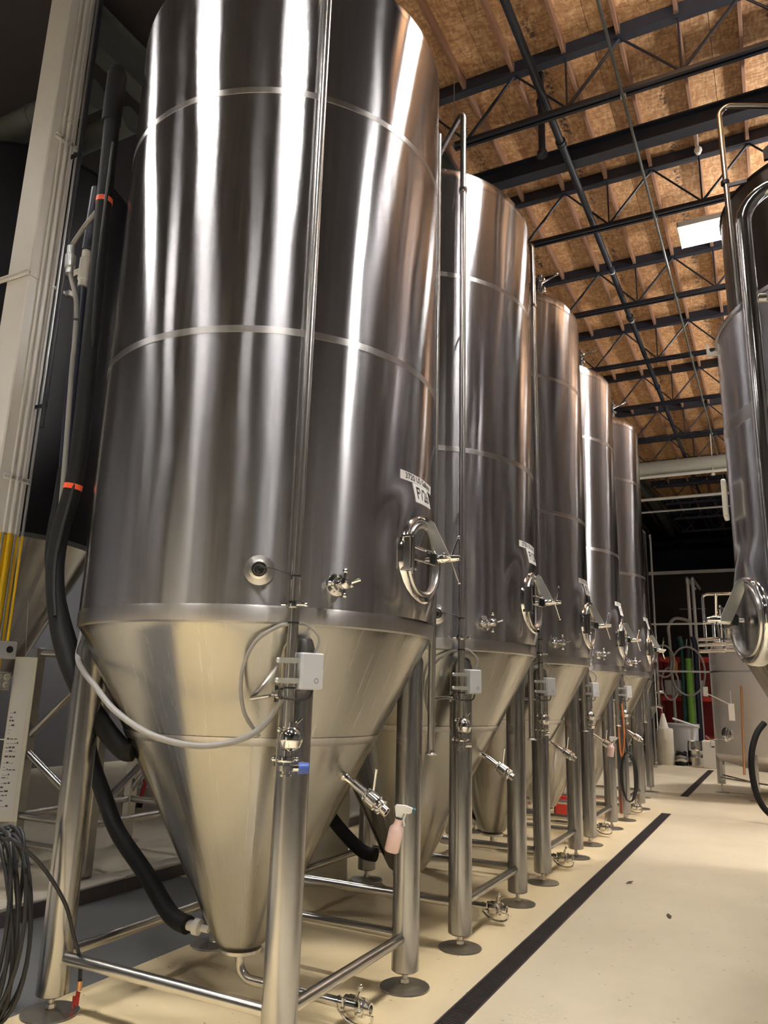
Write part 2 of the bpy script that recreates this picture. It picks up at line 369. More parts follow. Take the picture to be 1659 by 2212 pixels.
# pale sectional door added behind the camera to brighten the tank-wall reflections
d1 = bpy.data.objects.new('added_door', None); COL.objects.link(d1); d1['kind'] = 'structure'; d1.location = (-3.4, Y0, 0)
for k in range(8):
    a = MB(); a.cbox(-1.9, 1.9, 0.01, 0.06, 0.02+0.58*k, 0.59+0.58*k, 0.012); a.build('added_door_section', 'added_door_white', d1)
for x in (-1.98, 1.98): a = MB(); a.box(x-0.07, x+0.07, 0.0, 0.09, 0, 4.75); a.build('added_door_track', 'grey_box', d1, flat=True)
# roof: OSB sheets on timber sub-purlins between steel trusses
ZD, TY0, DY, PX0, DX = 9.14, 3.46, 2.43, 0.03, 0.615
ce = MB(); ce.box(X0, X1, Y0, Y1, ZD+0.014, ZD+0.03); ceil = struct(ce.build('ceiling', 'unlit_roof', flat=True))  # dark colour stands in for unlit OSB over the camera and left aisle
sheet = MB(); sheet.box(-0.612, 0.612, -DY/2+0.003, DY/2-0.003, 0.0, 0.012); so = sheet.build('osb_sheet', 'osb', ceil, flat=True)
first = True
for ix in range(-2, 5):
    for iy in range(-1, 9):
        o = so if first else so.copy()
        if not first: COL.objects.link(o)
        first = False; o.parent = ceil
        o.location = (PX0+0.9225+1.23*ix, TY0+DY*(iy+0.5), ZD+0.002*((ix*7+iy*3) % 3)*0.5)
pur = MB(); pur.cbox(-0.021, 0.021, -DY/2+0.055, DY/2-0.055, 0, 0.139, 0.004)
hang = MB(); hang.box(-0.026, 0.026, -DY/2+0.052, -DY/2+0.06, -0.002, 0.12); hang.box(-0.026, 0.026, DY/2-0.06, DY/2-0.052, -0.002, 0.12)
po = pur.build('sub_purlin', 'wood', ceil, flat=True); ho = hang.build('joist_hanger', 'galv', po, flat=True)
first = True
for ix in range(-3, 9):
    for iy in range(-1, 9):
        if first: o, h = po, ho; first = False
        else:
            o = po.copy(); COL.objects.link(o); h = ho.copy(); COL.objects.link(h); h.parent = o
        o.parent = ceil; o.location = (PX0+DX*ix, TY0+DY*(iy+0.5), ZD-0.139)
# far roof beyond the lit bays: purlins joined
fp = MB()
for iy in range(9, 12):
    for ix in range(-6, 9): fp.box(PX0+DX*ix-0.021, PX0+DX*ix+0.021, TY0+DY*iy+0.06, TY0+DY*(iy+1)-0.06, ZD-0.139, ZD)
stuff(fp.build('far_sub_purlins', 'wood', ceil, flat=True))

# trusses
ORD = ['nearest', 'second', 'third', 'fourth', 'fifth', 'sixth', 'seventh', 'eighth', 'ninth', 'tenth', 'eleventh', 'twelfth', 'thirteenth']
def make_truss(xa, xb, xbot0):
    root = thing('roof_truss', '', 'truss')
    t = MB(); t.box(xa, xb, -0.055, 0.055, ZD-0.165, ZD-0.155); t.box(xa, xb, -0.05, -0.008, ZD-0.155, ZD-0.004); t.box(xa, xb, 0.008, 0.05, ZD-0.155, ZD-0.004)
    t.build('top_chord', 'dark_steel', root, flat=True)
    b = MB()
    for s_ in (-1, 1):
        b.box(xbot0, xb, s_*0.012, s_*0.055, 8.235, 8.243) if s_ > 0 else b.box(xbot0, xb, -0.055, -0.012, 8.235, 8.243)
        b.box(xbot0, xb, s_*0.012 if s_ > 0 else -0.02, 0.02 if s_ > 0 else -0.012, 8.235, 8.315)
    b.build('bottom_chord', 'dark_steel', root, flat=True)
    x = 0.04; n = 0
    while x < xb:
        w1 = MB(); w1.rod((x, 0, 8.29), (x+DX, 0, ZD-0.15), 0.019, 8); w1.build('diagonal', 'dark_steel', root)
        w2 = MB(); w2.rod((x+DX, 0, ZD-0.15), (x+2*DX, 0, 8.29), 0.014, 8); w2.build('diagonal', 'dark_steel', root)
        if n > 0:
            w3 = MB(); w3.rod((x, 0, 8.29), (x, 0, ZD-0.15), 0.012, 8); w3.build('vertical', 'dark_steel', root)
        x += 2*DX; n += 1
    w4 = MB(); w4.rod((0.04, 0, 8.29), (xa+0.05, 0, ZD-0.15), 0.014, 8); w4.build('end_diagonal', 'dark_steel', root)
    return root
tr0 = make_truss(-0.62, 6.2, -0.12)
for k in range(-1, 11):
    t_ = tr0 if k == -1 else copy_tree(tr0)
    t_.location = (0, TY0+DY*k, 0)
    t_['label'] = 'dark steel open-web roof truss at the top edge of the picture' if k == -1 else '%s dark open-web roof truss counting from the camera' % ORD[k]
    t_['group'] = 'open-web roof trusses'
# girders
def girder(name, lab, x, y0, y1, z0, z1, mat, wd=0.11):
    root = thing(name, lab, 'beam', (x, 0, 0))
    a = MB(); a.box(-wd, wd, y0, y1, z0, z0+0.02); a.build('bottom_flange', mat, root, flat=True)
    a = MB(); a.box(-wd, wd, y0, y1, z1-0.02, z1); a.build('top_flange', mat, root, flat=True)
    a = MB(); a.box(-0.008, 0.008, y0, y1, z0+0.02, z1-0.02); a.build('web', mat, root, flat=True)
    return root
girder('steel_girder', 'grey-green steel girder carrying the truss ends above the tank row', -0.66, 0.5, 30, 8.5, 8.97, 'grey_girder', 0.08)
girder('steel_girder', 'grey steel girder running back from the beige column', -3.2, 0.47, 30, 8.45, 8.97, 'grey_girder')
# deep cross beam (runs across, between two trusses)
cb = thing('cross_beam', 'deep dark solid steel beam between the two nearest full trusses', 'beam', (0, 4.67, 0))
a = MB(); a.box(-0.62, 6.2, -0.09, 0.09, 8.47, 8.49); a.build('bottom_flange', 'dark_steel', cb, flat=True)
a = MB(); a.box(-0.62, 6.2, -0.09, 0.09, 8.69, 8.71); a.build('top_flange', 'dark_steel', cb, flat=True)
a = MB(); a.box(-0.62, 6.2, -0.012, 0.012, 8.49, 8.69); a.build('web', 'dark_steel', cb, flat=True)
# pipes under the roof
sp_ = thing('sprinkler_pipe', 'black sprinkler main running along under the roof', 'pipe', (1.03, 0, 8.42))
a = MB(); a.rod((0, -2, 0), (0, 30, 0), 0.046, 14); a.build('pipe_run', 'dark_steel', sp_)
for yy in (1.45, 4.1, 7.2, 9.0, 12.5):
    a = MB(); a.turn((0, yy, 0), (0, 1, 0), [(0, 0), (0.062, 0), (0.062, 0.035), (0.054, 0.04), (0.054, 0.06), (0.062, 0.065), (0.062, 0.1), (0, 0.1)], 16); a.build('coupling', 'dark_steel', sp_)
for yy in (1.62, 7.37, 9.17):
    a = MB(); a.turn((0, yy, 0), (0, 1, 0), [(0, 0), (0.050, 0), (0.050, 0.03), (0, 0.03)], 16); a.build('bright_ring', 'white_metal', sp_)
dp = thing('hanging_drop_pipe', 'thick dark capped pipe hanging down from the roof', 'pipe', (0.9, 3.72, 0))
a = MB(); a.rod((0, 0, 8.0), (0, 0, ZD), 0.042, 14); a.build('drop', 'dark_steel', dp)
a = MB(); a.turn((0, 0, 7.97), (0, 0, 1), [(0, 0), (0.062, 0), (0.062, 0.05), (0.05, 0.06), (0, 0.06)], 14); a.build('end_cap', 'dark_steel', dp)
a = MB(); a.turn((0, 0, 8.7), (0, 0, 1), [(0.03, 0), (0.058, 0), (0.058, 0.05), (0.03, 0.05)], 14); a.build('collar', 'dark_steel', dp)
cn = thing('ceiling_conduit', 'thin grey conduit running along under the roof trusses', 'conduit', (1.89, 0, 8.19))
a = MB(); a.rod((0, -2, 0), (0, 30, 0), 0.017, 10); a.build('conduit_run', 'grey_girder', cn)
for k in range(0, 7):
    a = MB(); a.box(-0.03, 0.03, TY0+DY*k-0.02, TY0+DY*k+0.02, 0.0, 0.05); a.build('strap', 'galv', cn, flat=True)
rd = MB(); rd.rod((-0.02, 3.2, 9.1), (-0.02, 3.2, 8.0), 0.006, 6); tag(rd.build('threaded_rod', 'galv'), 'thin threaded rod hanging beside the nearest full truss', 'rod')
bl = thing('unlit_lamp', 'small unlit white bulb hanging under the roof sheets', 'lamp', (2.52, 5.35, 8.62))
a = MB(); a.lathe([(0, 0), (0.03, 0.015), (0.05, 0.06), (0.045, 0.09), (0.02, 0.12), (0, 0.12)], 14); a.build('bulb', 'white_plastic', bl)
a = MB(); a.rod((0, 0, 0.12), (0, 0, 0.5), 0.012, 8); a.build('socket', 'white_metal', bl)

# lit fixtures
def make_fixture(x, y, z, wd, wu, label):
    root = thing('high_bay_light', label, 'light', (x, y, z), 0, 'high-bay ceiling lights')
    a = MB(); a.box(-0.6, 0.6, -0.3, 0.3, 0.075, 0.085); a.box(-0.6, -0.59, -0.3, 0.3, -0.01, 0.075); a.box(0.59, 0.6, -0.3, 0.3, -0.01, 0.075)
    a.box(-0.6, 0.6, -0.3, -0.292, 0.0, 0.075); a.box(-0.6, 0.6, 0.292, 0.3, 0.0, 0.075); a.build('housing', 'housing', root, flat=True)
    for k in range(6):
        if k: b = MB(); b.box(-0.585, 0.585, -0.307+0.1*k, -0.293+0.1*k, -0.03, 0.06); b.build('reflector', 'reflector', root, flat=True)
        b = MB(); b.rod((-0.585, -0.25+0.1*k, 0.022), (0.585, -0.25+0.1*k, 0.022), 0.013, 10); b.build('lamp_tube', 'tube', root)
    for sx in (-0.5, 0.5):
        b = MB(); b.rod((sx, 0, 0.08), (sx, 0, ZD-z), 0.004, 6); b.build('hanger_cable', 'galv', root)
    for nm, wv, rx, zz in (('lamp_down', wd, 0.0, 0.068), ('added_uplight', wu, math.pi, 0.10)):  # the upward lamp is added to brighten the roof
        ld = bpy.data.lights.new(nm, 'AREA'); ld.shape = 'RECTANGLE'; ld.size = 1.16; ld.size_y = 0.56; ld.energy = wv; ld.color = LIGHT_COL
        lo = bpy.data.objects.new(nm, ld); COL.objects.link(lo); lo.parent = root; lo.location = (0, 0, zz); lo.rotation_euler = (rx, 0, 0)
    return root
for x, y, z, wd, wu, lab in FIXTURES: make_fixture(x, y, z, wd, wu, 'lit six-tube ceiling light '+lab)

# trench drains
def drain(y0, y1, label):
    root = thing('trench_drain', label, 'drain')
    a = MB(); d = 0.06
    x0, x1 = DR
    a.add([(x0, y0, -d), (x1, y0, -d), (x1, y1, -d), (x0, y1, -d), (x0, y0, 0.0), (x1, y0, 0.0), (x1, y1, 0.0), (x0, y1, 0.0)],
          [(0, 1, 2, 3), (0, 3, 7, 4), (1, 5, 6, 2), (0, 4, 5, 1), (3, 2, 6, 7)]); a.build('channel', 'trench', root, flat=True)
    a = MB(); a.box(x0, x0+0.012, y0, y1, -0.03, 0.001); a.box(x1-0.012, x1, y0, y1, -0.03, 0.001); a.build('edge_rail', 'grate', root, flat=True)
    a = MB(); y = y0+0.01
    while y < y1-0.01:
        a.box(x0+0.012, x1-0.012, y, y+0.009, -0.022, -0.001); y += 0.019
    stuff(a.build('grate_bars', 'grate', root, flat=True))
drain(-5.0, 9.2, 'long dark slotted trench drain beside the tank row')
drain(11.6, 17.8, 'far dark trench drain section beyond the gap in the floor')
for i, (x, y, lab) in enumerate(((1.46, 4.17, 'small dry leaf on the floor right of the drain'), (1.94, 3.16, 'tiny dark leaf scrap on the bare aisle floor'))):
    a = MB(); a.add([(-0.05, 0, 0.004), (0, -0.02, 0.012), (0.05, 0.005, 0.02), (0, 0.025, 0.014), (0, 0, 0.006)], [(0, 1, 4), (1, 2, 4), (2, 3, 4), (3, 0, 4)])
    o = tag(a.build('dry_leaf', 'leaf', flat=True), lab, 'leaf'); o.location = (x, y, 0); o.rotation_euler = (0, 0, 0.8+i)

# ================================================================ fermentation tanks
TR, ZS, ZT, SP = 1.085, 2.05, 6.12, 2.19
LA, LB = 0.737, 0.669
def shell_r(a, z, rad, mans):
    """wall radius with a swelling where the manway neck is welded in"""
    r = rad
    for ma, mz in mans:
        da = (a-ma+math.pi) % (2*math.pi)-math.pi
        d = math.hypot(rad*da, (z-mz)*(0.8 if z > mz else 0.95))
        if d < 0.42:
            s_ = max(0.0, min(1.0, (0.42-d)/0.17)); r += 0.036*s_*s_*(3-2*s_)
    return r
def shell_mesh(rad, z0, z1, mans=()):
    b = MB(); n = 180; zs = []
    z = z0
    while z < z1-0.02: zs.append(z); z += 0.035 if z < 3.1 else 0.35
    zs.append(z1)
    for z in zs:
        for k in range(n):
            a = 2*math.pi*k/n; r = shell_r(a, z, rad, mans)
            b.v.append((r*math.cos(a), r*math.sin(a), z))
    for i in range(len(zs)-1):
        for k in range(n):
            k2 = (k+1) % n; b.f.append((i*n+k, i*n+k2, (i+1)*n+k2, (i+1)*n+k))
    return b
TMAN = ((0.0, 2.48),)
def valve_stub(b, p, d, L, r=0.019, up=(0, 0, 1), handle=True):
    """sanitary stub: pipe, clamp, butterfly body, clamp; returns the end point"""
    p = Vector(p); d = Vector(d).normalized()
    b.turn(p, d, [(0, 0), (r, 0), (r, L*0.38), (r*1.7, L*0.40), (r*1.7, L*0.46), (r*1.15, L*0.48), (r*1.9, L*0.5), (r*1.9, L*0.72), (r*1.15, L*0.74),
                  (r*1.8, L*0.78), (r*1.8, L*0.86), (r*1.2, L*0.88), (r*1.2, L), (r*0.8, L), (r*0.8, L*0.93), (0, L*0.93)], 18)
    u = Vector(up); u = (u-d*u.dot(d)).normalized(); s_ = d.cross(u)
    for q in (0.43, 0.82):                       # clamp wing nuts
        b.rod(p+d*L*q+s_*r*1.5, p+d*L*q+s_*r*1.5+u*r*1.6, r*0.28, 8); b.sphere(p+d*L*q+s_*r*1.7-u*r*0.4, r*0.45, 8)
    return p+d*L, u, s_
def bend_text(txt, size, rad, ang_c, zc, parent, mat='ink', stretch=1.0, name='lettering', bulge=True):
    cu_ = bpy.data.curves.new('t', 'FONT'); cu_.body = txt; cu_.size = size; cu_.align_x = 'CENTER'; cu_.align_y = 'CENTER'; cu_.offset = size*0.018
    to = bpy.data.objects.new('t', cu_); COL.objects.link(to)
    bpy.context.view_layer.update()
    me = bpy.data.meshes.new_from_object(to.evaluated_get(bpy.context.evaluated_depsgraph_get()))
    bpy.data.objects.remove(to); me.name = name
    for v in me.vertices:
        a = ang_c+v.co.x*stretch/rad
        rr = shell_r(a, zc+v.co.y, rad, TMAN) if bulge else rad
        v.co = Vector((rr*math.cos(a), rr*math.sin(a), zc+v.co.y))
    me.materials.clear(); me.materials.append(MATS[mat])
    o = bpy.data.objects.new(name, me); COL.objects.link(o); o.parent = parent
    return o
def curved_plate(rad, a0, a1, z0, z1, th=0.003, bulge=False, m=1):
    b = MB(); n = 14; N = n+1
    for o_ in (0, th):
        for j in range(m+1):
            z = z0+(z1-z0)*j/m
            for k in range(N):
                a = a0+(a1-a0)*k/n; rr = (shell_r(a, z, rad, TMAN) if bulge else rad)+o_; b.v.append((rr*math.cos(a), rr*math.sin(a), z))
    B = (m+1)*N
    for j in range(m):
        for k in range(n):
            i = j*N+k; b.f += [(B+i, B+i+1, B+i+N+1, B+i+N), (i+1, i, i+N, i+N+1)]
        i = j*N; b.f += [(i, B+i, B+i+N, i+N), (i+n, i+N+n, B+i+N+n, B+i+n)]
    for k in range(n):
        i = m*N+k; b.f += [(i+1, i, B+i, B+i+1), (k, k+1, B+k+1, B+k)]
    return b
def manway(parent, rad, zc, ang=0.0, sc=1.0):
    """round side manway: neck ring, dished cover, yoke plate, hinge, spindle with star handle. local x=out"""
    M = Matrix.Rotation(ang, 4, 'Z') @ Matrix.Translation((rad, 0, zc)) @ Matrix.Diagonal((sc, sc, sc, 1))
    root = bpy.data.objects.new('manway', None); COL.objects.link(root); root.parent = parent; root.matrix_local = M
    X = Matrix.Rotation(R(90), 4, 'Y')           # lathe z -> x
    a = MB(); a.lathe([(0.268, -0.03), (0.262, 0.018), (0.252, 0.036), (0.24, 0.042), (0.228, 0.04), (0.222, 0.032), (0.222, 0.01)], 48, X); a.build('neck_ring', 'polished', root, 50)
    a = MB(); a.lathe([(0.222, 0.03), (0.214, 0.046), (0.2, 0.048), (0.19, 0.036), (0.14, 0.018), (0.07, 0.008), (0, 0.006)], 48, X); a.build('cover', 'steel', root, 50)
    a = MB(); Mz = Matrix.Translation((0, 0.03, 0)) @ Matrix.Rotation(R(90), 4, 'X')      # prism: local x=out, y=up, z=-tangent
    a.prism([(0.045, 0.17), (0.075, 0.10), (0.13, -0.012), (0.19, -0.012), (0.19, 0.015), (0.085, 0.225), (0.065, 0.24), (0.045, 0.24)], -0.006, 0.006, Mz)
    a.build('yoke_plate', 'galv', root, 20)
    a = MB(); a.rod((0.05, 0, 0), (0.175, 0, 0), 0.014, 14); a.turn((0.13, 0, 0), (1, 0, 0), [(0, 0), (0.026, 0), (0.026, 0.04), (0.02, 0.05), (0.02, 0.1), (0.014, 0.13), (0, 0.135)], 16); a.build('spindle', 'polished', root)
    a = MB(); a.cbox(0.085, 0.128, -0.034, 0.03, -0.034, 0.034, 0.008); a.build('black_knob', 'black_plastic', root)
    a = MB()
    for th in (62, 182, 302):
        e = Vector((0.205+0.02, 0.15*math.cos(R(th)), 0.15*math.sin(R(th)))); a.rod((0.205, 0, 0), e, 0.0075, 8); a.sphere(e, 0.011, 8)
    a.build('star_handle', 'polished', root)
    a = MB(); a.cbox(0.03, 0.075, -0.262, -0.232, -0.1, 0.1, 0.006); a.rod((0.085, -0.247, -0.115), (0.085, -0.247, 0.115), 0.010, 10)
    a.box(0.02, 0.095, -0.27, -0.225, 0.088, 0.1); a.box(0.02, 0.095, -0.27, -0.225, -0.1, -0.088); a.build('hinge', 'polished', root)
    a = MB(); a.rod((0.085, -0.247, 0.035), (0.1, 0.02, 0.035), 0.0085, 10); a.rod((0.085, -0.247, -0.035), (0.1, 0.02, -0.03), 0.0055, 10); a.sphere((0.1, 0.0, 0.035), 0.014, 10); a.build('hinge_arm', 'polished', root)
    a = MB(); a.box(0.058, 0.064, -0.03, 0.03, 0.222, 0.244); a.box(0.058, 0.064, -0.03, 0.03, -0.244, -0.222); a.build('latch_lug', 'polished', root, flat=True)
    return root
def make_tank():
    T = thing('fermentation_tank', '', 'tank')
    shell_mesh(TR, ZS+0.085, ZT-0.05, ((0.0, 2.48),)).build('shell', 'shell', T)
    a = MB(); a.lathe([(TR-0.012, ZS-0.005), (TR+0.001, ZS+0.004), (TR+0.003, ZS+0.02), (TR+0.003, ZS+0.075), (TR, ZS+0.086)], 144); a.build('shoulder_band', 'weld', T)
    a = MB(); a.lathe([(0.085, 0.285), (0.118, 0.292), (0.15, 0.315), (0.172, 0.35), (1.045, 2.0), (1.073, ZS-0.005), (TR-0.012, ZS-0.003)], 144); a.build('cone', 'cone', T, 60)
    a = MB(); zz = 1.46; rr = 0.172+(1.045-0.172)*(zz-0.35)/1.65; a.lathe([(rr-0.011, zz-0.022), (rr-0.0065, zz-0.021), (rr+0.0150, zz+0.021), (rr+0.0105, zz+0.022)], 96); a.build('cone_weld', 'weld', T, 60)
    for zw in (3.625, 5.16):
        a = MB(); a.lathe([(TR-0.002, zw-0.022), (TR+0.0016, zw-0.02), (TR+0.0016, zw+0.02), (TR-0.002, zw+0.022)], 144); a.build('weld_seam', 'weld', T)
    a = MB(); pr = [(TR, ZT-0.05), (TR+0.002, ZT-0.03), (TR-0.004, ZT+0.03), (TR-0.05, ZT+0.10), (TR-0.18, ZT+0.19), (TR-0.45, ZT+0.29), (0.3, ZT+0.36), (0, ZT+0.38)]
    a.lathe(pr, 96); a.build('dome', 'shell', T, 60)
    a = MB(); a.turn((0.25, 0.0, ZT+0.34), (0, 0, 1), [(0, 0), (0.1, 0), (0.1, 0.1), (0.13, 0.11), (0.13, 0.14), (0.05, 0.16), (0.05, 0.28), (0.08, 0.29), (0.08, 0.32), (0, 0.32)], 24)
    a.rod((0.25, 0, ZT+0.58), (0.52, 0.05, ZT+0.64), 0.012, 10); a.build('top_fitting', 'polished', T)
    for sx in (-1, 1):
        for sy in (-1, 1):
            l = MB(); l.lathe([(0.0, 0.092), (0.072, 0.092), (0.084, 0.1), (0.084, 1.93), (0.07, 1.98), (0.0, 2.0)], 36); lo = l.build('leg', 'leg', T, 40); lo.location = (sx*LA, sy*LB, 0)
            f_ = MB(); f_.rod((0, 0, 0.02), (0, 0, 0.095), 0.017, 14); f_.turn((0, 0, 0.03), (0, 0, 1), [(0, 0), (0.028, 0), (0.026, 0.02), (0, 0.02)], 6); f_.build('threaded_stem', 'plate', lo)
            f_ = MB(); f_.lathe([(0, 0.0), (0.148, 0.0), (0.152, 0.004), (0.150, 0.010), (0.06, 0.021), (0.03, 0.028), (0, 0.03)], 40); f_.build('foot_plate', 'plate', lo)
    for (p, q) in (((-LA, -LB), (LA, -LB)), ((-LA, LB), (LA, LB)), ((-LA, -LB), (-LA, LB)), ((LA, -LB), (LA, LB))):
        d = (Vector((*q, 0))-Vector((*p, 0))).normalized()*0.07
        b = MB(); b.rod(Vector((*p, 0.283))+d, Vector((*q, 0.283))-d, 0.031, 20); b.build('tie_bar', 'steel', T)
    manway(T, TR+0.002, 2.48)
    # stickers
    st = curved_plate(TR+0.0008, R(-11.3), R(11.3), 2.925, 2.978, 0.0015, True, 4).build('volume_sticker', 'sticker', T)
    tx = bend_text('3720 US Gallons', 0.050, TR+0.0031, 0.0, 2.9515, st, stretch=1.0)
    # thermowell
    rt = Matrix.Rotation(R(-55), 4, 'Z') @ Matrix.Translation((TR, 0, 2.31)) @ Matrix.Rotation(R(90), 4, 'Y')
    a = MB(); a.lathe([(0.078, -0.01), (0.076, 0.006), (0.052, 0.012), (0.05, 0.03), (0.038, 0.034), (0.030, 0.02), (0.022, 0.02)], 28, rt); tw = a.build('thermowell', 'plate', T)
    a = MB(); a.lathe([(0.024, 0.018), (0.02, 0.045), (0.012, 0.06), (0, 0.06)], 18, rt); a.build('sensor_plug', 'black_plastic', tw)
    # sample valve
    sa = MB(); p0 = pol(TR, -33.5, 2.262); d0 = pol(1, -33.5, 0)
    sa.turn(p0, d0, [(0.062, -0.01), (0.058, 0.006), (0.03, 0.014), (0.024, 0.03), (0.042, 0.034), (0.042, 0.05), (0.02, 0.054), (0.02, 0.075), (0.03, 0.08), (0.03, 0.11), (0.014, 0.118), (0.014, 0.14), (0, 0.142)], 22)
    sd = pol(1, 56.5, 0)
    for q, dv in ((0.042, sd), (0.042, -sd), (0.095, Vector((0, 0, 1))), (0.095, Vector((0, 0, -1)))):
        c = p0+d0*q; sa.rod(c, c+dv*0.062, 0.008, 8); sa.sphere(c+dv*0.062, 0.014, 8)
    sa.rod(p0+d0*0.095+sd*0.02, p0+d0*0.13+sd*0.07+Vector((0, 0, 0.02)), 0.008, 8)
    sa.build('sample_valve', 'polished', T)
    # standpipe in front of the near aisle leg
    PX, PY = pol(1.15, -45.8, 0)[:2]
    e_in = Vector((PX, PY, 0)).normalized()
    pts = [Vector((PX, PY, 1.56)), Vector((PX, PY, 6.66))]
    for k in range(1, 7):
        th = R(15*k); pts.append(Vector((PX, PY, 6.66))+Vector((0, 0, 0.09*math.sin(th)))-e_in*0.09*(1-math.cos(th)))
    pts += [Vector((PX*0.35, PY*0.35, 6.75)), ]
    c0 = Vector((PX*0.35, PY*0.35, 6.75))
    for k in range(1, 7):
        th = R(15*k); pts.append(c0-e_in*0.09*math.sin(th)-Vector((0, 0, 0.09*(1-math.cos(th)))))
    pts.append(c0-e_in*0.09+Vector((0, 0, -0.42)))
    a = MB(); a.tube(pts, 0.0262, 18); spp = a.build('standpipe', 'steel', T, 40)
    a = MB()
    for zz in (2.132, 2.124): pass
    a.turn((PX, PY, 2.12), (0, 0, 1), [(0.026, 0), (0.040, 0.001), (0.042, 0.012), (0.042, 0.024), (0.040, 0.034), (0.026, 0.035)], 22); a.rod((PX+0.03, PY-0.03, 2.137), (PX+0.06, PY+0.01, 2.137), 0.008, 8); a.sphere((PX+0.06, PY+0.01, 2.137), 0.011, 8); a.rod((PX-0.03, PY-0.03, 2.137), (PX-0.05, PY-0.04, 2.137), 0.007, 8); a.build('pipe_clamp', 'polished', spp)
    a = MB(); a.turn((PX, PY, 5.93), (0, 0, 1), [(0.026, 0), (0.036, 0.001), (0.036, 0.03), (0.026, 0.031)], 18); a.build('pipe_clamp', 'polished', spp)
    a = MB(); a.rod((PX, PY, 4.6), Vector((PX, PY, 4.6))-e_in*0.075, 0.008, 8); a.rod((PX, PY, 3.1), Vector((PX, PY, 3.1))-e_in*0.075, 0.008, 8); a.build('stand_off', 'steel', spp)
    for zz in (2.275, 2.045, 1.735):
        a = MB(); a.turn((PX, PY, zz), (0, 0, 1), [(0.026, 0), (0.0285, 0.0), (0.0285, 0.008), (0.026, 0.008)], 18); a.build('cable_tie', 'black_plastic', spp)
    # spherical relief valve and lower clamps
    a = MB(); a.lathe([(0, -0.058), (0.02, -0.056), (0.045, -0.04), (0.056, -0.01), (0.054, 0.015), (0.04, 0.04), (0.0265, 0.052), (0.0265, 0.075)], 26, Matrix.Translation((PX+0.018, PY+0.008, 1.505)))
    a.rod((PX-0.035, PY-0.02, 1.545), (PX+0.03, PY+0.03, 1.575), 0.007, 8); a.rod((PX+0.03, PY+0.03, 1.575), (PX+0.045, PY+0.05, 1.60), 0.007, 8); a.sphere((PX-0.035, PY-0.02, 1.545), 0.012, 8)
    a.rod((PX, PY, 1.45), (PX, PY, 1.335), 0.021, 16)
    a.turn((PX, PY, 1.398), (0, 0, 1), [(0.02, 0), (0.042, 0.002), (0.044, 0.02), (0.042, 0.026), (0.02, 0.028)], 20); a.sphere((PX-0.05, PY-0.03, 1.412), 0.012, 8); a.rod((PX-0.045, PY-0.03, 1.38), (PX-0.045, PY-0.03, 1.43), 0.006, 8); a.sphere((PX+0.04, PY+0.03, 1.412), 0.011, 8)
    a.turn((PX, PY, 1.335), (0, 0, 1), [(0, 0), (0.03, 0), (0.03, 0.01), (0.022, 0.012), (0.022, 0.024), (0.038, 0.026), (0.038, 0.05), (0.02, 0.052)], 20)
    a.rod((PX, PY, 1.372), (PX+0.055, PY+0.05, 1.372), 0.017, 12); a.build('relief_valve', 'polished', spp)
    a = MB(); a.turn((PX+0.045, PY+0.04, 1.372), (0.74, 0.67, 0), [(0, 0), (0.024, 0.0), (0.026, 0.006), (0.026, 0.045), (0.022, 0.05), (0, 0.05)], 18); a.build('blue_cap', 'blue', spp)
    # control box strapped to the pipe, facing the aisle
    fb = frame((PX+0.055, PY+0.075, 1.82), (0.88, -0.47, 0))
    a = MB(); a.cbox(-0.062, 0.062, -0.088, 0.088, -0.035, 0.032, 0.006, fb); a.cbox(-0.058, 0.058, -0.084, 0.084, 0.032, 0.042, 0.004, fb); bx = a.build('control_box', 'grey_box', T)
    a = MB(); a.lathe([(0.008, 0.0425), (0.012, 0.0432), (0.014, 0.0425)], 18, fb @ Matrix.Translation((0.02, -0.045, 0))); a.build('knockout_ring', 'grey_cable', bx)
    for zz in (1.868, 1.772):
        a = MB(); a.turn((PX, PY, zz-0.013), (0, 0, 1), [(0.026, 0), (0.032, 0), (0.032, 0.026), (0.026, 0.026)], 18); a.box(-0.05, 0.06, -0.003, 0.003, -0.012, 0.012, Matrix.Translation((PX+0.0, PY-0.033, zz)) @ Matrix.Rotation(R(20), 4, 'Z'))
        a.sphere((PX-0.045, PY-0.045, zz), 0.014, 8); a.build('pipe_strap', 'galv', bx)
    a = MB(); a.tube([pol(TR+0.06, -55, 2.31), pol(TR+0.09, -53, 2.31), pol(TR+0.11, -49.5, 2.295), pol(TR+0.075, -46.8, 2.26), pol(TR+0.068, -46.7, 2.1)], 0.0035, 6, smooth=6); a.build('sensor_cable', 'dark_cable', T)
    a = MB(); a.tube([pol(1.13, -46.3, 2.045), pol(1.10, -49.5, 2.03), pol(1.07, -55, 1.95), pol(1.04, -58, 1.80), pol(0.97, -57, 1.62), pol(0.9, -52, 1.5)], 0.010, 8, smooth=6); a.build('lead_cable', 'grey_cable', T)
    a = MB(); a.tube([(PX+0.07, PY+0.09, 1.73), (PX+0.06, PY+0.06, 1.69), (PX, PY-0.04, 1.69), (PX-0.03, PY-0.03, 1.725)], 0.005, 7, smooth=6); a.build('lead_cable', 'dark_cable', T)
    a = MB(); a.tube([(PX+0.075, PY+0.09, 1.91), (PX+0.09, PY+0.1, 1.98), (PX+0.05, PY+0.06, 2.04), (PX+0.01, PY+0.02, 2.06)], 0.006, 7, smooth=6); a.build('lead_cable', 'grey_cable', T)
    # blow-off pipe on the far aisle side
    QX, QY = pol(1.13, 40, 0)[:2]
    a = MB(); a.rod((QX, QY, 1.36), (QX, QY, 6.0), 0.0245, 16); a.turn((QX, QY, 1.345), (0, 0, 1), [(0.018, 0), (0.04, 0), (0.042, 0.006), (0.028, 0.014), (0.0245, 0.03)], 18); a.build('blow_off_pipe', 'steel', T)
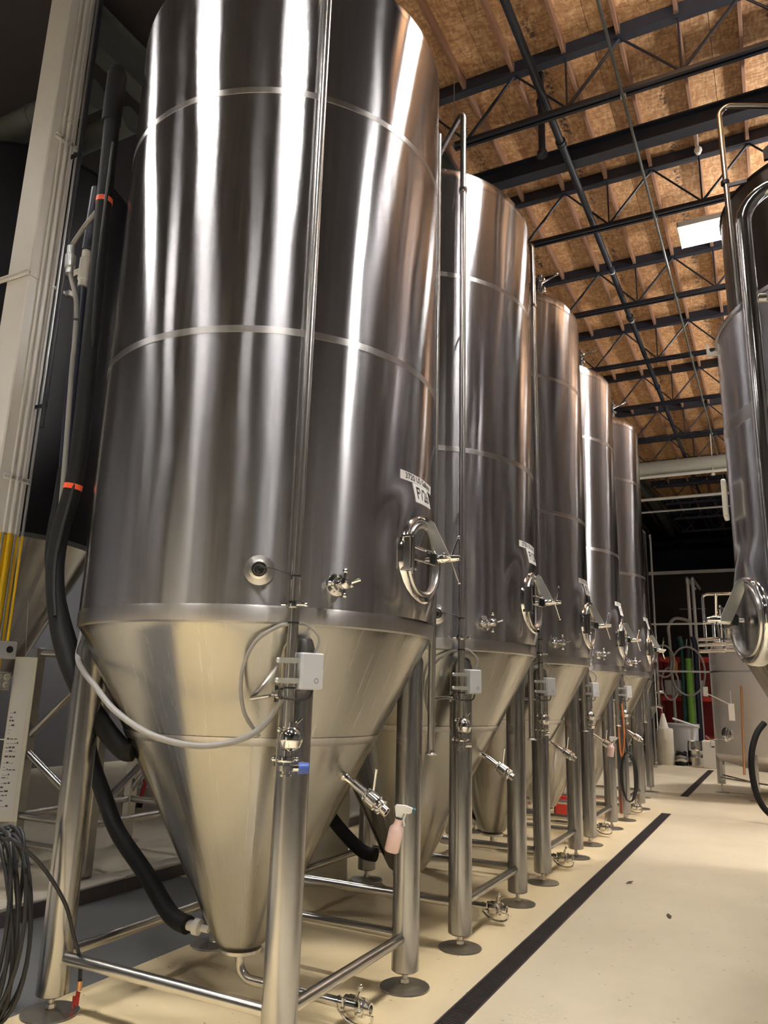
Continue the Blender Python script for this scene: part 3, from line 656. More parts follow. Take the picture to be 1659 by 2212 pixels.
    # racking arm on the cone, square to its surface
    rk = MB(); dn = Vector((0.882, 0, -0.471)); p1 = Vector((0.625, 0.0, 1.27))
    rk.turn(p1-dn*0.02, dn, [(0.05, 0), (0.05, 0.03), (0.03, 0.05), (0.021, 0.07), (0.021, 0.12)], 20)
    d2 = Vector((0.85, 0, -0.53)); e, u, s_ = valve_stub(rk, p1+dn*0.09, d2, 0.26, 0.024)
    hb = p1+dn*0.09+d2*0.15; rk.rod(hb, hb+Vector((0.02, 0.0, 0.16)), 0.0075, 10); rk.sphere(hb+Vector((0.02, 0, 0.16)), 0.0105, 8); rk.build('racking_valve', 'polished', T)
    # glycol fitting between leg and pipe
    gf = MB(); c = Vector((0.66, -0.80, 1.71)); gf.rod((0.5, -0.72, 1.68), (0.74, -0.79, 1.71), 0.012, 10)
    gf.turn((0.70, -0.80, 1.71), (0.9, -0.3, 0), [(0, 0), (0.024, 0), (0.024, 0.02), (0.016, 0.022), (0.028, 0.03), (0.028, 0.055), (0, 0.056)], 14); gf.rod((0.72, -0.82, 1.67), (0.72, -0.82, 1.75), 0.011, 10); gf.build('glycol_fitting', 'polished', T)
    # bottom outlet
    a = MB(); a.turn((0, 0, 0.255), (0, 0, 1), [(0, 0), (0.115, 0), (0.118, 0.004), (0.118, 0.02), (0.1, 0.024), (0.086, 0.036)], 30); a.build('outlet_flange', 'plate', T)
    pts = [Vector((0.0, 0, 0.27)), Vector((0.0, 0, 0.2))]
    for k in range(1, 7):
        th = R(15*k); pts.append(Vector((0.085*(1-math.cos(th)), 0, 0.2-0.085*math.sin(th))))
    pts.append(Vector((0.62, 0, 0.115)))
    a = MB(); a.tube(pts, 0.026, 16); op = a.build('outlet_pipe', 'steel', T, 40)
    a = MB(); valve_stub(a, (0.60, 0, 0.115), (1, 0, 0), 0.26, 0.026)
    a.turn((0.66, 0, 0.115), (1, 0, 0), [(0.026, 0), (0.032, 0.002), (0.032, 0.012), (0.026, 0.014)], 18); a.rod((0.76, 0.0, 0.13), (0.80, -0.01, 0.215), 0.009, 10); a.sphere((0.80, -0.01, 0.215), 0.014, 8); a.build('outlet_valve', 'polished', T)
    a = MB(); a.turn((0.735, 0, 0.115), (1, 0, 0), [(0.03, 0), (0.04, 0.002), (0.04, 0.02), (0.03, 0.022)], 20); a.build('blue_gasket', 'sky_blue', T)
    a = MB(); a.tube([(0.66, 0, 0.085), (0.72, 0, 0.04), (0.80, 0, 0.028), (0.86, 0, 0.045), (0.87, 0, 0.085)], 0.008, 8, smooth=5); a.build('drain_hook', 'polished', T)
    return T
TANKS = [make_tank()]
for i in range(1, 5): TANKS.append(copy_tree(TANKS[0]))
for T in TANKS[1:]:
    for ch in T.children_recursive:
        if ch.name.startswith('blue_cap'): bpy.data.objects.remove(ch)
TL = ['large stainless cone-bottom fermentation tank in the foreground, nearest of the row', 'second stainless cone-bottom tank from the camera, right behind the foreground one',
      'third stainless cone-bottom tank of the left row, bright domed top edge', 'fourth stainless cone-bottom tank of the left row, pink bottle at its leg', 'fifth stainless cone-bottom tank, last full-size one of the left row']
for i, T in enumerate(TANKS):
    T.location = ((0.0, 0.02, 0.0, -0.03, 0.0)[i], SP*i, 0); T['label'] = TL[i]; T['group'] = 'fermentation tanks in the left row'
    st = curved_plate(TR+0.0008, R(-5.3), R(5.3), 2.805, 2.9225, 0.0015, True, 6).build('number_sticker', 'sticker', T)
    bend_text('FV%d' % (26-i), 0.105, TR+0.0031, 0.0, 2.863, st, stretch=0.72)

for i in (2, 3, 4):
    f_ = MB(); z0 = ZT+0.20; f_.turn((0.74, -0.38, z0), (0.1, -0.05, 1), [(0, 0), (0.06, 0), (0.06, 0.05), (0.085, 0.055), (0.085, 0.085), (0.04, 0.095), (0.04, 0.16), (0.07, 0.165), (0.07, 0.2), (0.03, 0.21), (0.03, 0.25), (0, 0.25)], 20)
    f_.rod((0.76, -0.39, z0+0.14), (0.98, -0.42, z0+0.2), 0.012, 10); f_.sphere((0.98, -0.42, z0+0.2), 0.018, 8); f_.rod((0.66, -0.44, z0-0.02), (0.70, -0.5, z0+0.12), 0.02, 10)
    f_.build('relief_fitting', 'polished', TANKS[i])
# spray bottles
def spray_bottle(loc, rot, label):
    root = thing('spray_bottle', label, 'bottle', loc); root.rotation_euler = rot
    a = MB(); a.lathe([(0, 0), (0.034, 0.0), (0.039, 0.005), (0.039, 0.11), (0.036, 0.125), (0.022, 0.14), (0.019, 0.165), (0.022, 0.17), (0.0, 0.17)], 24); a.build('body', 'pink', root, 50)
    a = MB(); a.lathe([(0, 0.168), (0.019, 0.168), (0.019, 0.18), (0, 0.18)], 18); a.build('collar', 'black_plastic', root)
    a = MB(); a.prism([(-0.018, 0.18), (0.014, 0.18), (0.014, 0.205), (0.05, 0.212), (0.06, 0.222), (0.06, 0.242), (0.02, 0.246), (-0.03, 0.238), (-0.036, 0.228)], -0.013, 0.013, Matrix.Rotation(R(90), 4, 'X')); a.build('trigger_head', 'white_plastic', root, 20)
    a = MB(); a.prism([(0.026, 0.212), (0.034, 0.208), (0.03, 0.17), (0.042, 0.145), (0.036, 0.142), (0.022, 0.17)], -0.006, 0.006, Matrix.Rotation(R(90), 4, 'X')); a.build('trigger', 'white_plastic', root, 20)
    a = MB(); a.turn((0.058, 0, 0.232), (1, 0, 0), [(0, 0), (0.014, 0), (0.014, 0.02), (0, 0.02)], 12); a.build('nozzle', 'teal', root)
    return root
spray_bottle((0.985, -0.055, 0.905), (0.05, 0.22, 0.4), 'pale pink spray bottle hanging from the foreground tank valve')
spray_bottle((0.95, SP*3-0.5, 1.02), (0.05, 0.15, 0.4), 'small pink spray bottle hanging on the fourth tank')

# ================================================================ column and services on the left
CX0, CX1, CY0, CY1 = -3.39, -3.07, 0.165, 0.46
co = thing('support_column', 'beige steel column with yellow-painted base at the left edge', 'column', (-3.23, 0.31, 0.1))
def cloc(b): return b
M_ = Matrix.Translation((3.23, -0.31, -0.1))
a = MB(); a.cbox(CX0, CX1, CY0, CY1, 3.0, 9.1, 0.012, M_); a.build('shaft', 'beige_paint', co)
a = MB(); a.cbox(CX0-0.001, CX1+0.001, CY0-0.001, CY1+0.001, 0.12, 3.0, 0.012, M_); a.build('yellow_base', 'yellow_paint', co, flat=True)
a = MB(); a.box(CX0-0.1, CX1+0.1, CY0-0.1, CY1+0.1, 0.1, 0.12, M_); a.build('base_plate', 'dark_steel', co, flat=True)
a = MB(); a.box(CX0-0.06, CX1+0.06, CY0-0.06, CY1+0.06, 9.1, 9.12, M_); a.build('cap_plate', 'beige_paint', co, flat=True)
CLAB = ['thinnest beige conduit, first on the column face', 'thick conduit in the middle of the column face, yellow below', 'grey conduit third along the column face', 'outermost conduit on the column face']
for i, (yy, rr, zb, mat, mlow) in enumerate(((0.275, 0.011, 2.06, 'beige_paint', 'galv'), (0.335, 0.019, 2.06, 'beige_paint', 'yellow_paint'), (0.392, 0.012, 2.06, 'beige_paint', 'galv'), (0.435, 0.012, 2.06, 'galv', 'yellow_paint'))):
    r_ = thing('conduit', CLAB[i], 'conduit', (-3.045, yy+0.03*(i == 3), 0), 0, 'conduits on the column')
    b = MB(); b.rod((0, 0, 3.0), (0, 0, 8.9), rr, 12); b.build('upper_run', mat, r_)
    b = MB(); b.rod((0, 0, zb), (0, 0, 3.0), rr, 12); b.build('lower_run', mlow, r_)
    if i < 3:
        b = MB(); b.turn((0, 0, 7.25), (0, 0, 1), [(rr, 0), (rr*1.35, 0.0), (rr*1.35, 0.03), (rr*1.1, 0.034), (rr*1.35, 0.038), (rr*1.35, 0.07), (rr, 0.07)], 12); b.build('coupling', mat, r_)
for z, lab in ((7.03, 'short strut clamp high on the column'), (3.5, 'short strut clamp above the yellow paint on the column')):
    r_ = thing('strut_clamp', lab, 'bracket', (-3.062, 0.36, z))
    b = MB(); b.box(-0.006, 0.006, -0.15, 0.1, -0.02, 0.02); b.box(-0.006, 0.03, -0.15, 0.1, -0.022, -0.018); b.box(-0.006, 0.03, -0.15, 0.1, 0.018, 0.022); b.build('channel', 'beige_paint', r_, flat=True)
    for yy in (-0.085, -0.025, 0.032):
        b = MB(); b.box(0.015, 0.042, yy-0.006, yy+0.006, -0.015, 0.015); b.rod((0.03, yy+0.018, -0.01), (0.05, yy+0.018, 0.0), 0.006, 8); b.build('clip', 'galv', r_, flat=True)
r_ = thing('strut_channel', 'horizontal strut channel wrapped round the column at mid height', 'bracket', (-3.2, 0.14, 5.47))
b = MB(); b.box(-0.75, 0.16, -0.02, 0.02, -0.02, -0.015); b.box(-0.75, 0.16, -0.02, 0.02, 0.015, 0.02); b.box(-0.75, 0.16, 0.015, 0.02, -0.02, 0.02); b.build('front_channel', 'beige_paint', r_, flat=True)
b = MB(); b.box(0.132, 0.14, 0.0, 0.46, -0.015, 0.015); b.build('side_strap', 'beige_paint', r_, flat=True)
b = MB(); b.cbox(0.13, 0.19, 0.43, 0.50, -0.03, 0.03, 0.006); b.build('end_fitting', 'galv', r_)
r_ = thing('junction_box', 'grey electrical box with black button on the yellow column', 'electrical box', (-3.04, 0.40, 1.99))
b = MB(); b.cbox(-0.03, 0.05, -0.13, 0.13, -0.075, 0.075, 0.008); b.build('box_body', 'grey_box', r_)
b = MB(); b.turn((0.05, 0.055, 0.005), (1, 0, 0), [(0, 0), (0.03, 0), (0.028, 0.012), (0, 0.014)], 20); b.build('black_button', 'black_plastic', r_)
r_ = thing('outlet_box', 'four-socket outlet box on the yellow column', 'outlet', (-3.04, 0.40, 1.73))
b = MB(); b.cbox(-0.03, 0.035, -0.12, 0.12, -0.075, 0.075, 0.006); b.build('box_body', 'galv', r_)
for yy in (-0.08, 0.0, 0.075):
    for zz in (-0.033, 0.033):
        b = MB(); b.turn((0.035, yy, zz), (1, 0, 0), [(0, 0), (0.028, 0), (0.027, 0.005), (0, 0.006)], 16); s_ = b.build('socket', 'cream', r_)
        b = MB(); b.box(0.041, 0.0425, yy-0.012, yy-0.008, zz-0.004, zz+0.010); b.box(0.041, 0.0425, yy+0.008, yy+0.012, zz-0.004, zz+0.010); b.box(0.041, 0.0425, yy-0.003, yy+0.003, zz-0.018, zz-0.012); b.build('slot', 'ink', s_, flat=True)
# hanging log board with handwritten sheets
r_ = thing('log_board', 'long narrow board with handwritten paper sheets hanging beside the column', 'notice board', (-2.97, 0.63, 1.24)); r_.rotation_euler = (0, 0, R(38))
b = MB(); b.cbox(-0.10, 0.085, 0.0, 0.012, -0.66, 0.70, 0.003); b.build('board', 'cream', r_)
for k, (z0, z1, x0, x1) in enumerate(((0.27, 0.66, -0.09, 0.06), (-0.62, 0.27, -0.088, 0.052))):
    b = MB(); b.box(x0, x1, -0.002-0.001*k, -0.0005, z0, z1); s_ = b.build('paper_sheet', 'paper', r_, flat=True)
    if k:
        w_ = MB(); random.seed(3); z = z1-0.05
        while z > z0+0.06:
            x = x0+0.01
            for _ in range(random.randint(1, 4)):
                L_ = random.uniform(0.008, 0.03); w_.box(x, min(x+L_, x1-0.01), -0.004, -0.003, z, z+random.choice((0.003, 0.008, 0.014))); x += L_+0.006
                if x > x1-0.02: break
            z -= random.uniform(0.022, 0.055)
        stuff(w_.build('handwriting', 'pen', s_, flat=True))
    else:
        w_ = MB(); w_.rod((-0.03, -0.006, 0.60), (-0.03, 0.0, 0.60), 0.012, 12); w_.build('fixing_screw', 'plate', s_)
b = MB(); b.rod((-0.02, 0.006, 0.70), (-0.06, 0.006, 1.2), 0.004, 6); b.build('hanging_cord', 'grey_cable', r_)
b = MB(); b.rod((-0.02, 0.02, 0.0), (-0.14, 0.02, 0.0), 0.006, 6); b.build('fixing_arm', 'galv', r_)

# braced frame behind the rear-left leg
r_ = thing('braced_steel_frame', 'grey steel leg frame with diagonal braces behind the foreground tank', 'frame', (-2.97, 1.8, 0.1))
XA, XB, YA, YB = -0.48, 0.45, -0.68, 0.7
for x in (XA, XB):
    for y in (YA, YB):
        b = MB(); b.cbox(x-0.05, x+0.05, y-0.05, y+0.05, 0.02, 1.95, 0.01); lo = b.build('leg', 'leg', r_)
        f_ = MB(); f_.lathe([(0, 0), (0.13, 0), (0.13, 0.015), (0.05, 0.02), (0, 0.02)], 24, Matrix.Translation((x, y, 0))); f_.build('foot_plate', 'plate', lo)
for z, y in ((0.43, YA), (0.2, YA), (0.43, YB), (1.9, YA), (1.9, YB), (1.0, YB)):
    b = MB(); b.rod((XA, y, z), (XB, y, z), 0.032, 14); b.build('cross_rail', 'steel', r_)
for z, x in ((0.43, XA), (0.43, XB), (1.9, XA), (1.9, XB)):
    b = MB(); b.rod((x, YA, z), (x, YB, z), 0.032, 14); b.build('cross_rail', 'steel', r_)
for p, q in (((XA, YA, 1.12), (XB, YA, 1.85)), ((XA, YA, 1.0), (XB, YA, 0.5)), ((XA, YB, 0.5), (XB, YB, 1.6)), ((XB, YA, 0.5), (XB, YB, 1.5))):
    d = Vector(q)-Vector(p); b = MB(); b.rod(p, q, 0.034, 14); b.build('diagonal_brace', 'leg', r_)

# black tank of the next row
def side_tank(name, label, loc, rad, z0, z1, zc, cone_bot, mats, legs=None, top='dome', seams=(), group=None, rl=0.084, man=None):
    T = thing(name, label, 'tank', loc, 0, group)
    shell_mesh(rad, z0+0.05, z1, ((man[0], man[1]),) if man else ()).build('shell', mats[0], T)
    a = MB(); a.lathe([(rad-0.012, z0), (rad+0.003, z0+0.006), (rad+0.003, z0+0.045), (rad, z0+0.052)], 96); a.build('shoulder_band', mats[3], T)
    rb, zb = cone_bot
    a = MB(); a.lathe([(0, zb-0.03), (rb*0.7, zb-0.025), (rb, zb), (rad-0.03, z0-0.03), (rad-0.012, z0+0.001)], 96); a.build('cone', mats[1], T, 60)
    if top == 'dome': pr = [(rad, z1), (rad-0.01, z1+0.04), (rad-0.06, z1+0.1), (rad-0.3, z1+0.2), (0.3, z1+0.3), (0, z1+0.3)]
    else: pr = [(rad, z1), (rad+0.012, z1+0.004), (rad+0.012, z1+0.03), (rad-0.02, z1+0.04), (0.28, z1+top), (0.25, z1+top+0.1), (0, z1+top+0.1)]
    a = MB(); a.lathe(pr, 96); a.build('top', mats[2], T, 45)
    for zw in seams:
        a = MB(); a.lathe([(rad-0.002, zw-0.05), (rad+0.002, zw-0.047), (rad+0.002, zw+0.047), (rad-0.002, zw+0.05)], 96); a.build('weld_seam', mats[3], T)
    for lx, ly, lt in legs or ():
        l = MB(); l.lathe([(0.0, 0.092), (rl-0.01, 0.092), (rl, 0.1), (rl, lt-0.04), (rl-0.02, lt), (0.0, lt)], 28); lo = l.build('leg', 'leg', T, 40); lo.location = (lx, ly, 0)
        f_ = MB(); f_.rod((0, 0, 0.02), (0, 0, 0.095), 0.017, 12); f_.build('threaded_stem', 'plate', lo)
        f_ = MB(); f_.lathe([(0, 0.0), (0.14, 0.0), (0.14, 0.010), (0.03, 0.026), (0, 0.03)], 28); f_.build('foot_plate', 'plate', lo)
    return T
side_tank('insulated_tank', 'black insulated tank with steel cone behind the beige column', (-4.72, 1.3, 0.1), 1.1, 3.03, 7.3, 0, (0.12, 1.05), ('black_tank', 'shell', 'black_tank', 'grey_girder'),
          [(-0.85, -0.8, 2.2), (0.75, 0.95, 2.4), (-0.85, 0.8, 2.2), (0.95, -0.75, 2.4)])
side_tank('cone_tank', 'pale stainless tank partly hidden behind the rear hoses on the left', (-5.6, 6.6, 0.1), 1.25, 2.5, 6.2, 0, (0.15, 0.6), ('shell', 'cone', 'shell', 'weld'), [(-0.8, -0.8, 2.0), (0.8, 0.8, 2.0), (-0.8, 0.8, 2.0), (0.8, -0.8, 2.0)])
# things on the pad
r_ = thing('step_ladder', 'red step ladder with black feet standing on the pad at left', 'ladder', (-5.0, 4.25, 0.1), R(-20))
for sx in (0, 0.5):
    b = MB(); M2 = Matrix.Translation((sx*-1, 0, 0)) @ Matrix.Rotation(R(-14), 4, 'X') @ Matrix.Rotation(R(-8 if sx == 0 else 8), 4, 'Y'); b.cbox(-0.035, 0.035, -0.02, 0.02, 0.08, 1.8, 0.006, M2); b.build('rail', 'red', r_)
    b = MB(); b.cbox(-0.045, 0.045, -0.03, 0.03, 0.0, 0.1, 0.008, M2); b.build('rubber_foot', 'black_rubber', r_)
for k in range(5):
    b = MB(); z = 0.3+0.3*k; ins = 0.14*z; b.box(-0.5+ins, -ins, 0.25*z-0.04, 0.25*z+0.04, z-0.015, z+0.015); b.build('rung', 'white_metal', r_, flat=True)
b = MB(); b.cbox(-0.34, -0.16, 0.36, 0.52, 1.72, 1.78, 0.01); b.build('top_cap', 'red', r_)
b = MB()
for k in range(4):
    ph = k*0.7; b.tube([(-3.35+0.11*math.sin(t)*(0.8+0.12*k)+0.02*k, 3.0+0.02*k, 0.98+0.36*math.cos(t+0.05*ph)-0.03*k) for t in [i*2*math.pi/24 for i in range(25)]], 0.006, 6)
b.tube([(-3.35, 3.0, 1.34), (-3.35, 3.02, 1.9), (-3.42, 2.55, 2.0)], 0.006, 6, smooth=4)
tag(b.build('hanging_cable', 'grey_cable'), 'thin grey cable hanging in loops behind the black hoses', 'cable')
r_ = thing('transfer_pump', 'small dark pump motor on the floor behind the foreground cone', 'pump', (-2.72, 2.85, 0.1), R(25))
b = MB(); b.turn((-0.13, 0, 0.13), (1, 0, 0), [(0, 0), (0.07, 0), (0.085, 0.02), (0.085, 0.22), (0.07, 0.26), (0, 0.26)], 24); b.build('motor', 'grey_girder', r_)
b = MB(); b.turn((0.13, 0, 0.13), (1, 0, 0), [(0, 0), (0.06, 0), (0.06, 0.06), (0.1, 0.065), (0.1, 0.11), (0, 0.11)], 24); b.rod((0.22, 0, 0.13), (0.22, -0.16, 0.13), 0.025, 12); b.build('pump_head', 'steel', r_)
b = MB(); b.box(-0.15, 0.2, -0.08, 0.08, 0.0, 0.04); b.build('foot', 'dark_steel', r_, flat=True)
b = MB(); b.cbox(-0.06, 0.06, -0.06, 0.06, 0.2, 0.27, 0.008); b.build('terminal_box', 'grey_girder', r_)
r_ = thing('plastic_drum', 'off-white plastic drum standing behind the foreground cone', 'drum', (-1.12, 2.62, 0))
b = MB(); b.lathe([(0, 0), (0.28, 0), (0.29, 0.02), (0.285, 0.2), (0.292, 0.3), (0.285, 0.4), (0.292, 0.68), (0.285, 0.8), (0.29, 1.02), (0.28, 1.05), (0.1, 1.06), (0, 1.06)], 40); b.build('body', 'cream', r_)
b = MB(); b.turn((0.12, -0.05, 1.06), (0, 0, 1), [(0, 0), (0.035, 0), (0.035, 0.02), (0, 0.02)], 16); b.build('bung', 'black_plastic', r_)
b = curved_plate(0.2935, R(-72), R(-38), 0.32, 0.86, 0.001).build('faded_label', 'cream', r_)
w_ = MB()
for k in range(4):
    cp_ = curved_plate(0.2955, R(-60), R(-52), 0.70-0.06*k, 0.735-0.06*k, 0.0008); w_.add(cp_.v, cp_.f)
stuff(w_.build('faded_print', 'grey_cable', b, flat=True))

# ================================================================ hoses, cables
def hose(name, label, pts, r, mat, k=8, seg=14, cat='hose', bands=(), extra=None):
    root = thing(name, label, cat, pts[-1])
    o_ = Vector(pts[-1]); P = [Vector(p)-o_ for p in pts]
    b = MB(); b.tube(P, r, seg, smooth=k); b.build('hose_run', mat, root, 50)
    S = spline(P, k)
    for t, mt, rr, ln in bands:
        i = max(1, min(len(S)-2, int(t*(len(S)-1)))); d = (S[i+1]-S[i-1]).normalized()
        b = MB(); b.turn(S[i]-d*ln/2, d, [(r*0.9, 0), (rr, 0.0), (rr, ln), (r*0.9, ln)], seg); b.build('band', mt, root)
    return root, o_
h1, o1 = hose('insulated_hose', 'thick black insulated hose curving down to the foreground cone', [(-1.255, -0.6, 6.18), (-1.225, -0.6, 5.3), (-1.18, -0.6, 4.2), (-1.15, -0.6, 3.15), (-1.205, -0.62, 2.7), (-1.175, -0.64, 2.38), (-1.02, -0.66, 2.0), (-0.85, -0.64, 1.72), (-0.645, -0.60, 1.49), (-0.5, -0.575, 1.37), (-0.44, -0.55, 1.36)], 0.057, 'black_rubber', bands=((0.115, 'orange_band', 0.060, 0.04), (0.335, 'orange_band', 0.060, 0.035)))
b = MB(); b.lathe([(0, -0.45), (0.07, -0.44), (0.07, 0.0), (0.05, 0.05), (0, 0.065)], 20, Matrix.Translation(Vector((-1.255, -0.6, 6.30))-o1)); b.build('end_sleeve', 'black_rubber', h1)
h2, o2 = hose('insulated_hose', 'lower black hose running behind the rear leg to the cone outlet', [(-1.61, -0.32, 3.235), (-1.605, -0.33, 3.0), (-1.60, -0.35, 2.73), (-1.578, -0.34, 2.5), (-1.48, -0.3, 2.18), (-1.40, -0.2, 1.85), (-1.40, -0.08, 1.55), (-1.36, -0.02, 1.25), (-1.2, 0.0, 0.98), (-1.03, -0.02, 0.79), (-0.72, -0.05, 0.575), (-0.47, -0.09, 0.40), (-0.3, -0.12, 0.37)], 0.052, 'black_rubber')
b = MB(); b.turn(Vector((-0.33, -0.115, 0.372))-o2, (1, 0.2, -0.1), [(0, 0), (0.03, 0), (0.03, 0.06), (0.045, 0.065), (0.045, 0.1), (0.02, 0.11), (0.02, 0.16), (0, 0.16)], 16); b.build('hose_tail', 'white_metal', h2)
r_ = thing('navy_riser', 'dark navy riser pipe with white valve left of the foreground tank', 'pipe', (-1.66, -0.32, 4.0))
b = MB(); b.tube([(0.0, 0, 1.6), (-0.02, 0, 1.05)], 0.05, 14); b.build('upper_pipe', 'navy', r_)
b = MB(); b.tube([(-0.03, 0, 0.72), (0.0, 0, 0.0), (0.05, 0, -0.75)], 0.047, 14); b.build('lower_pipe', 'navy', r_)
b = MB(); b.turn((-0.03, 0, 0.74), (0, 0, 1), [(0, 0), (0.036, 0), (0.036, 0.05), (0.044, 0.06), (0.044, 0.24), (0.036, 0.25), (0.036, 0.31), (0, 0.31)], 16); b.rod((-0.03, 0, 0.9), (-0.13, -0.03, 0.86), 0.02, 10); b.build('white_valve', 'white_plastic', r_)
r_, o_ = hose('flexible_conduit', 'grey flexible conduit hanging left of the foreground tank', [(-1.48, -0.45, 5.26), (-1.62, -0.45, 5.13), (-1.72, -0.45, 4.98), (-1.68, -0.45, 4.785), (-1.57, -0.45, 4.52), (-1.53, -0.45, 4.2), (-1.518, -0.45, 3.95), (-1.462, -0.45, 3.24), (-1.431, -0.45, 2.74), (-1.381, -0.45, 2.41)], 0.018, 'grey_cable', cat='conduit', bands=((0.5, 'black_plastic', 0.021, 0.015), (0.86, 'black_plastic', 0.021, 0.015)))
b = MB(); b.turn(Vector((-1.69, -0.45, 4.78))-o_, (-0.1, 0, 1), [(0, 0), (0.03, 0), (0.03, 0.05), (0.04, 0.055), (0.04, 0.16), (0.03, 0.17), (0.03, 0.24), (0, 0.24)], 14); b.build('fitting', 'galv', r_)
r_, o_ = hose('thin_black_line', 'thin dark tube with shiny coupling beside the foreground tank wall', [(-1.13, -0.66, 5.6), (-1.12, -0.66, 4.6), (-1.135, -0.60, 3.7), (-1.12, -0.62, 3.1), (-1.115, -0.70, 2.5), (-1.03, -0.72, 2.13)], 0.012, 'dark_cable', seg=8, cat='tube')
b = MB(); b.turn(Vector((-1.135, -0.60, 3.62))-o_, (0, 0, 1), [(0, 0), (0.02, 0), (0.028, 0.03), (0.02, 0.06), (0.02, 0.08), (0.028, 0.11), (0.018, 0.14), (0, 0.14)], 14); b.build('coupling', 'polished', r_)
hose('grey_cable', 'grey cable sagging across the foreground cone', [(-1.02, -0.50, 2.12), (-0.90, -0.62, 1.97), (-0.74, -0.76, 1.87), (-0.56, -0.86, 1.79), (-0.366, -0.955, 1.724), (-0.132, -1.015, 1.601), (0.134, -1.015, 1.494), (0.377, -0.95, 1.454), (0.554, -0.86, 1.488), (0.66, -0.80, 1.572), (0.765, -0.80, 1.72)], 0.0155, 'grey_cable', cat='cable')
r_ = thing('dark_conduit', 'dark conduit running up beside the beige column', 'conduit', (-2.93, 0.42, 0))
b = MB(); b.rod((0, 0, 4.0), (0, 0, 9.0), 0.022, 12); b.build('pipe_run', 'dark_steel', r_)
b = MB(); b.box(-0.14, 0.03, -0.012, 0.012, 6.9, 6.93); b.box(-0.14, 0.03, -0.012, 0.012, 4.2, 4.23); b.build('bracket', 'dark_steel', r_, flat=True)
# hoses at the second and third cones
for i, lab in ((1, 'short black hose reaching the second cone near the floor'), (2, 'short black hose reaching the third cone near the floor')):
    hose('insulated_hose', lab, [(-1.45, SP*i+0.1, 1.6), (-1.3, SP*i+0.05, 1.2), (-0.95, SP*i, 0.86), (-0.62, SP*i-0.06, 0.58), (-0.36, SP*i-0.1, 0.42), (-0.22, SP*i-0.1, 0.40)], 0.055, 'black_rubber')
# coiled cable on a floor stand at the left edge
r_ = thing('coiled_cable', 'coil of black cable with a red tagged end at the lower left', 'cable', (-0.87, -1.0, 0))
for k in range(9):
    w0 = 0.2+0.028*math.sin(k*2.1); h0 = 0.45+0.03*math.cos(k*1.7); dx = 0.03*math.sin(k*1.3); tw_ = 0.05*math.sin(k*2.6)
    b = MB(); b.tube([(dx+w0*math.sin(t)*(1-0.25*math.cos(t))+tw_*math.cos(t), 0.035*(k-4)/4+0.04*math.sin(t+k), 0.49+h0*math.cos(t)) for t in [i*2*math.pi/36 for i in range(37)]], 0.0105, 8); b.build('loop', 'dark_cable', r_)
b = MB(); P = [(-0.87+0.1, -1.06, 0.93), (-0.67, -1.08, 0.93), (-0.59, -0.96, 0.80), (-0.518, -0.85, 0.614), (-0.545, -0.74, 0.424), (-0.60, -0.63, 0.28), (-0.612, -0.605, 0.20), (-0.612, -0.60, 0.13)]
b.tube([(p[0]+0.87, p[1]+1.0, p[2]) for p in P], 0.0105, 8, smooth=6); b.build('loose_end', 'dark_cable', r_)
b = MB(); b.box(0.235, 0.262, 0.394, 0.400, 0.06, 0.125, Matrix.Rotation(R(4), 4, 'Y')); b.box(0.225, 0.24, 0.394, 0.400, 0.008, 0.07, Matrix.Rotation(R(-3), 4, 'Y')); b.build('red_tag', 'red', r_, flat=True)
b = MB(); b.rod((0.258, 0.4, 0.115), (0.258, 0.4, 0.16), 0.014, 10); b.build('plug', 'copper', r_)
r_ = thing('cable_stand', 'steel floor stand carrying the coiled cable at the left edge', 'stand', (-1.16, -1.0, 0))
b = MB(); b.rod((0, 0, 0.01), (0, 0, 1.05), 0.015, 10); b.build('post', 'dark_steel', r_)
b = MB(); b.rod((0, 0, 0.93), (0.30, 0, 0.93), 0.012, 10); b.rod((0.30, 0, 0.93), (0.32, 0, 0.97), 0.012, 10); b.build('hook_arm', 'dark_steel', r_)
b = MB(); b.lathe([(0, 0), (0.16, 0), (0.16, 0.01), (0, 0.014)], 20); b.build('base', 'dark_steel', r_)

# dark ducts at the upper left
for y, z, rr, lab in ((0.8, 8.12, 0.17, 'nearer dark round duct crossing behind the beige column'), (1.35, 8.2, 0.15, 'farther dark round duct crossing behind the beige column')):
    r_ = thing('round_duct', lab, 'duct', (0, y, z))
    b = MB(); b.rod((-9.5, 0, 0), (-3.35, 0, 0), rr, 24); b.build('duct_run', 'grey_girder', r_)
    for x in (-8.2, -6.9, -5.6, -4.3):
        b = MB(); b.turn((x, 0, 0), (1, 0, 0), [(rr, 0), (rr+0.008, 0), (rr+0.008, 0.04), (rr, 0.04)], 24); b.build('joint_ring', 'grey_girder', r_)

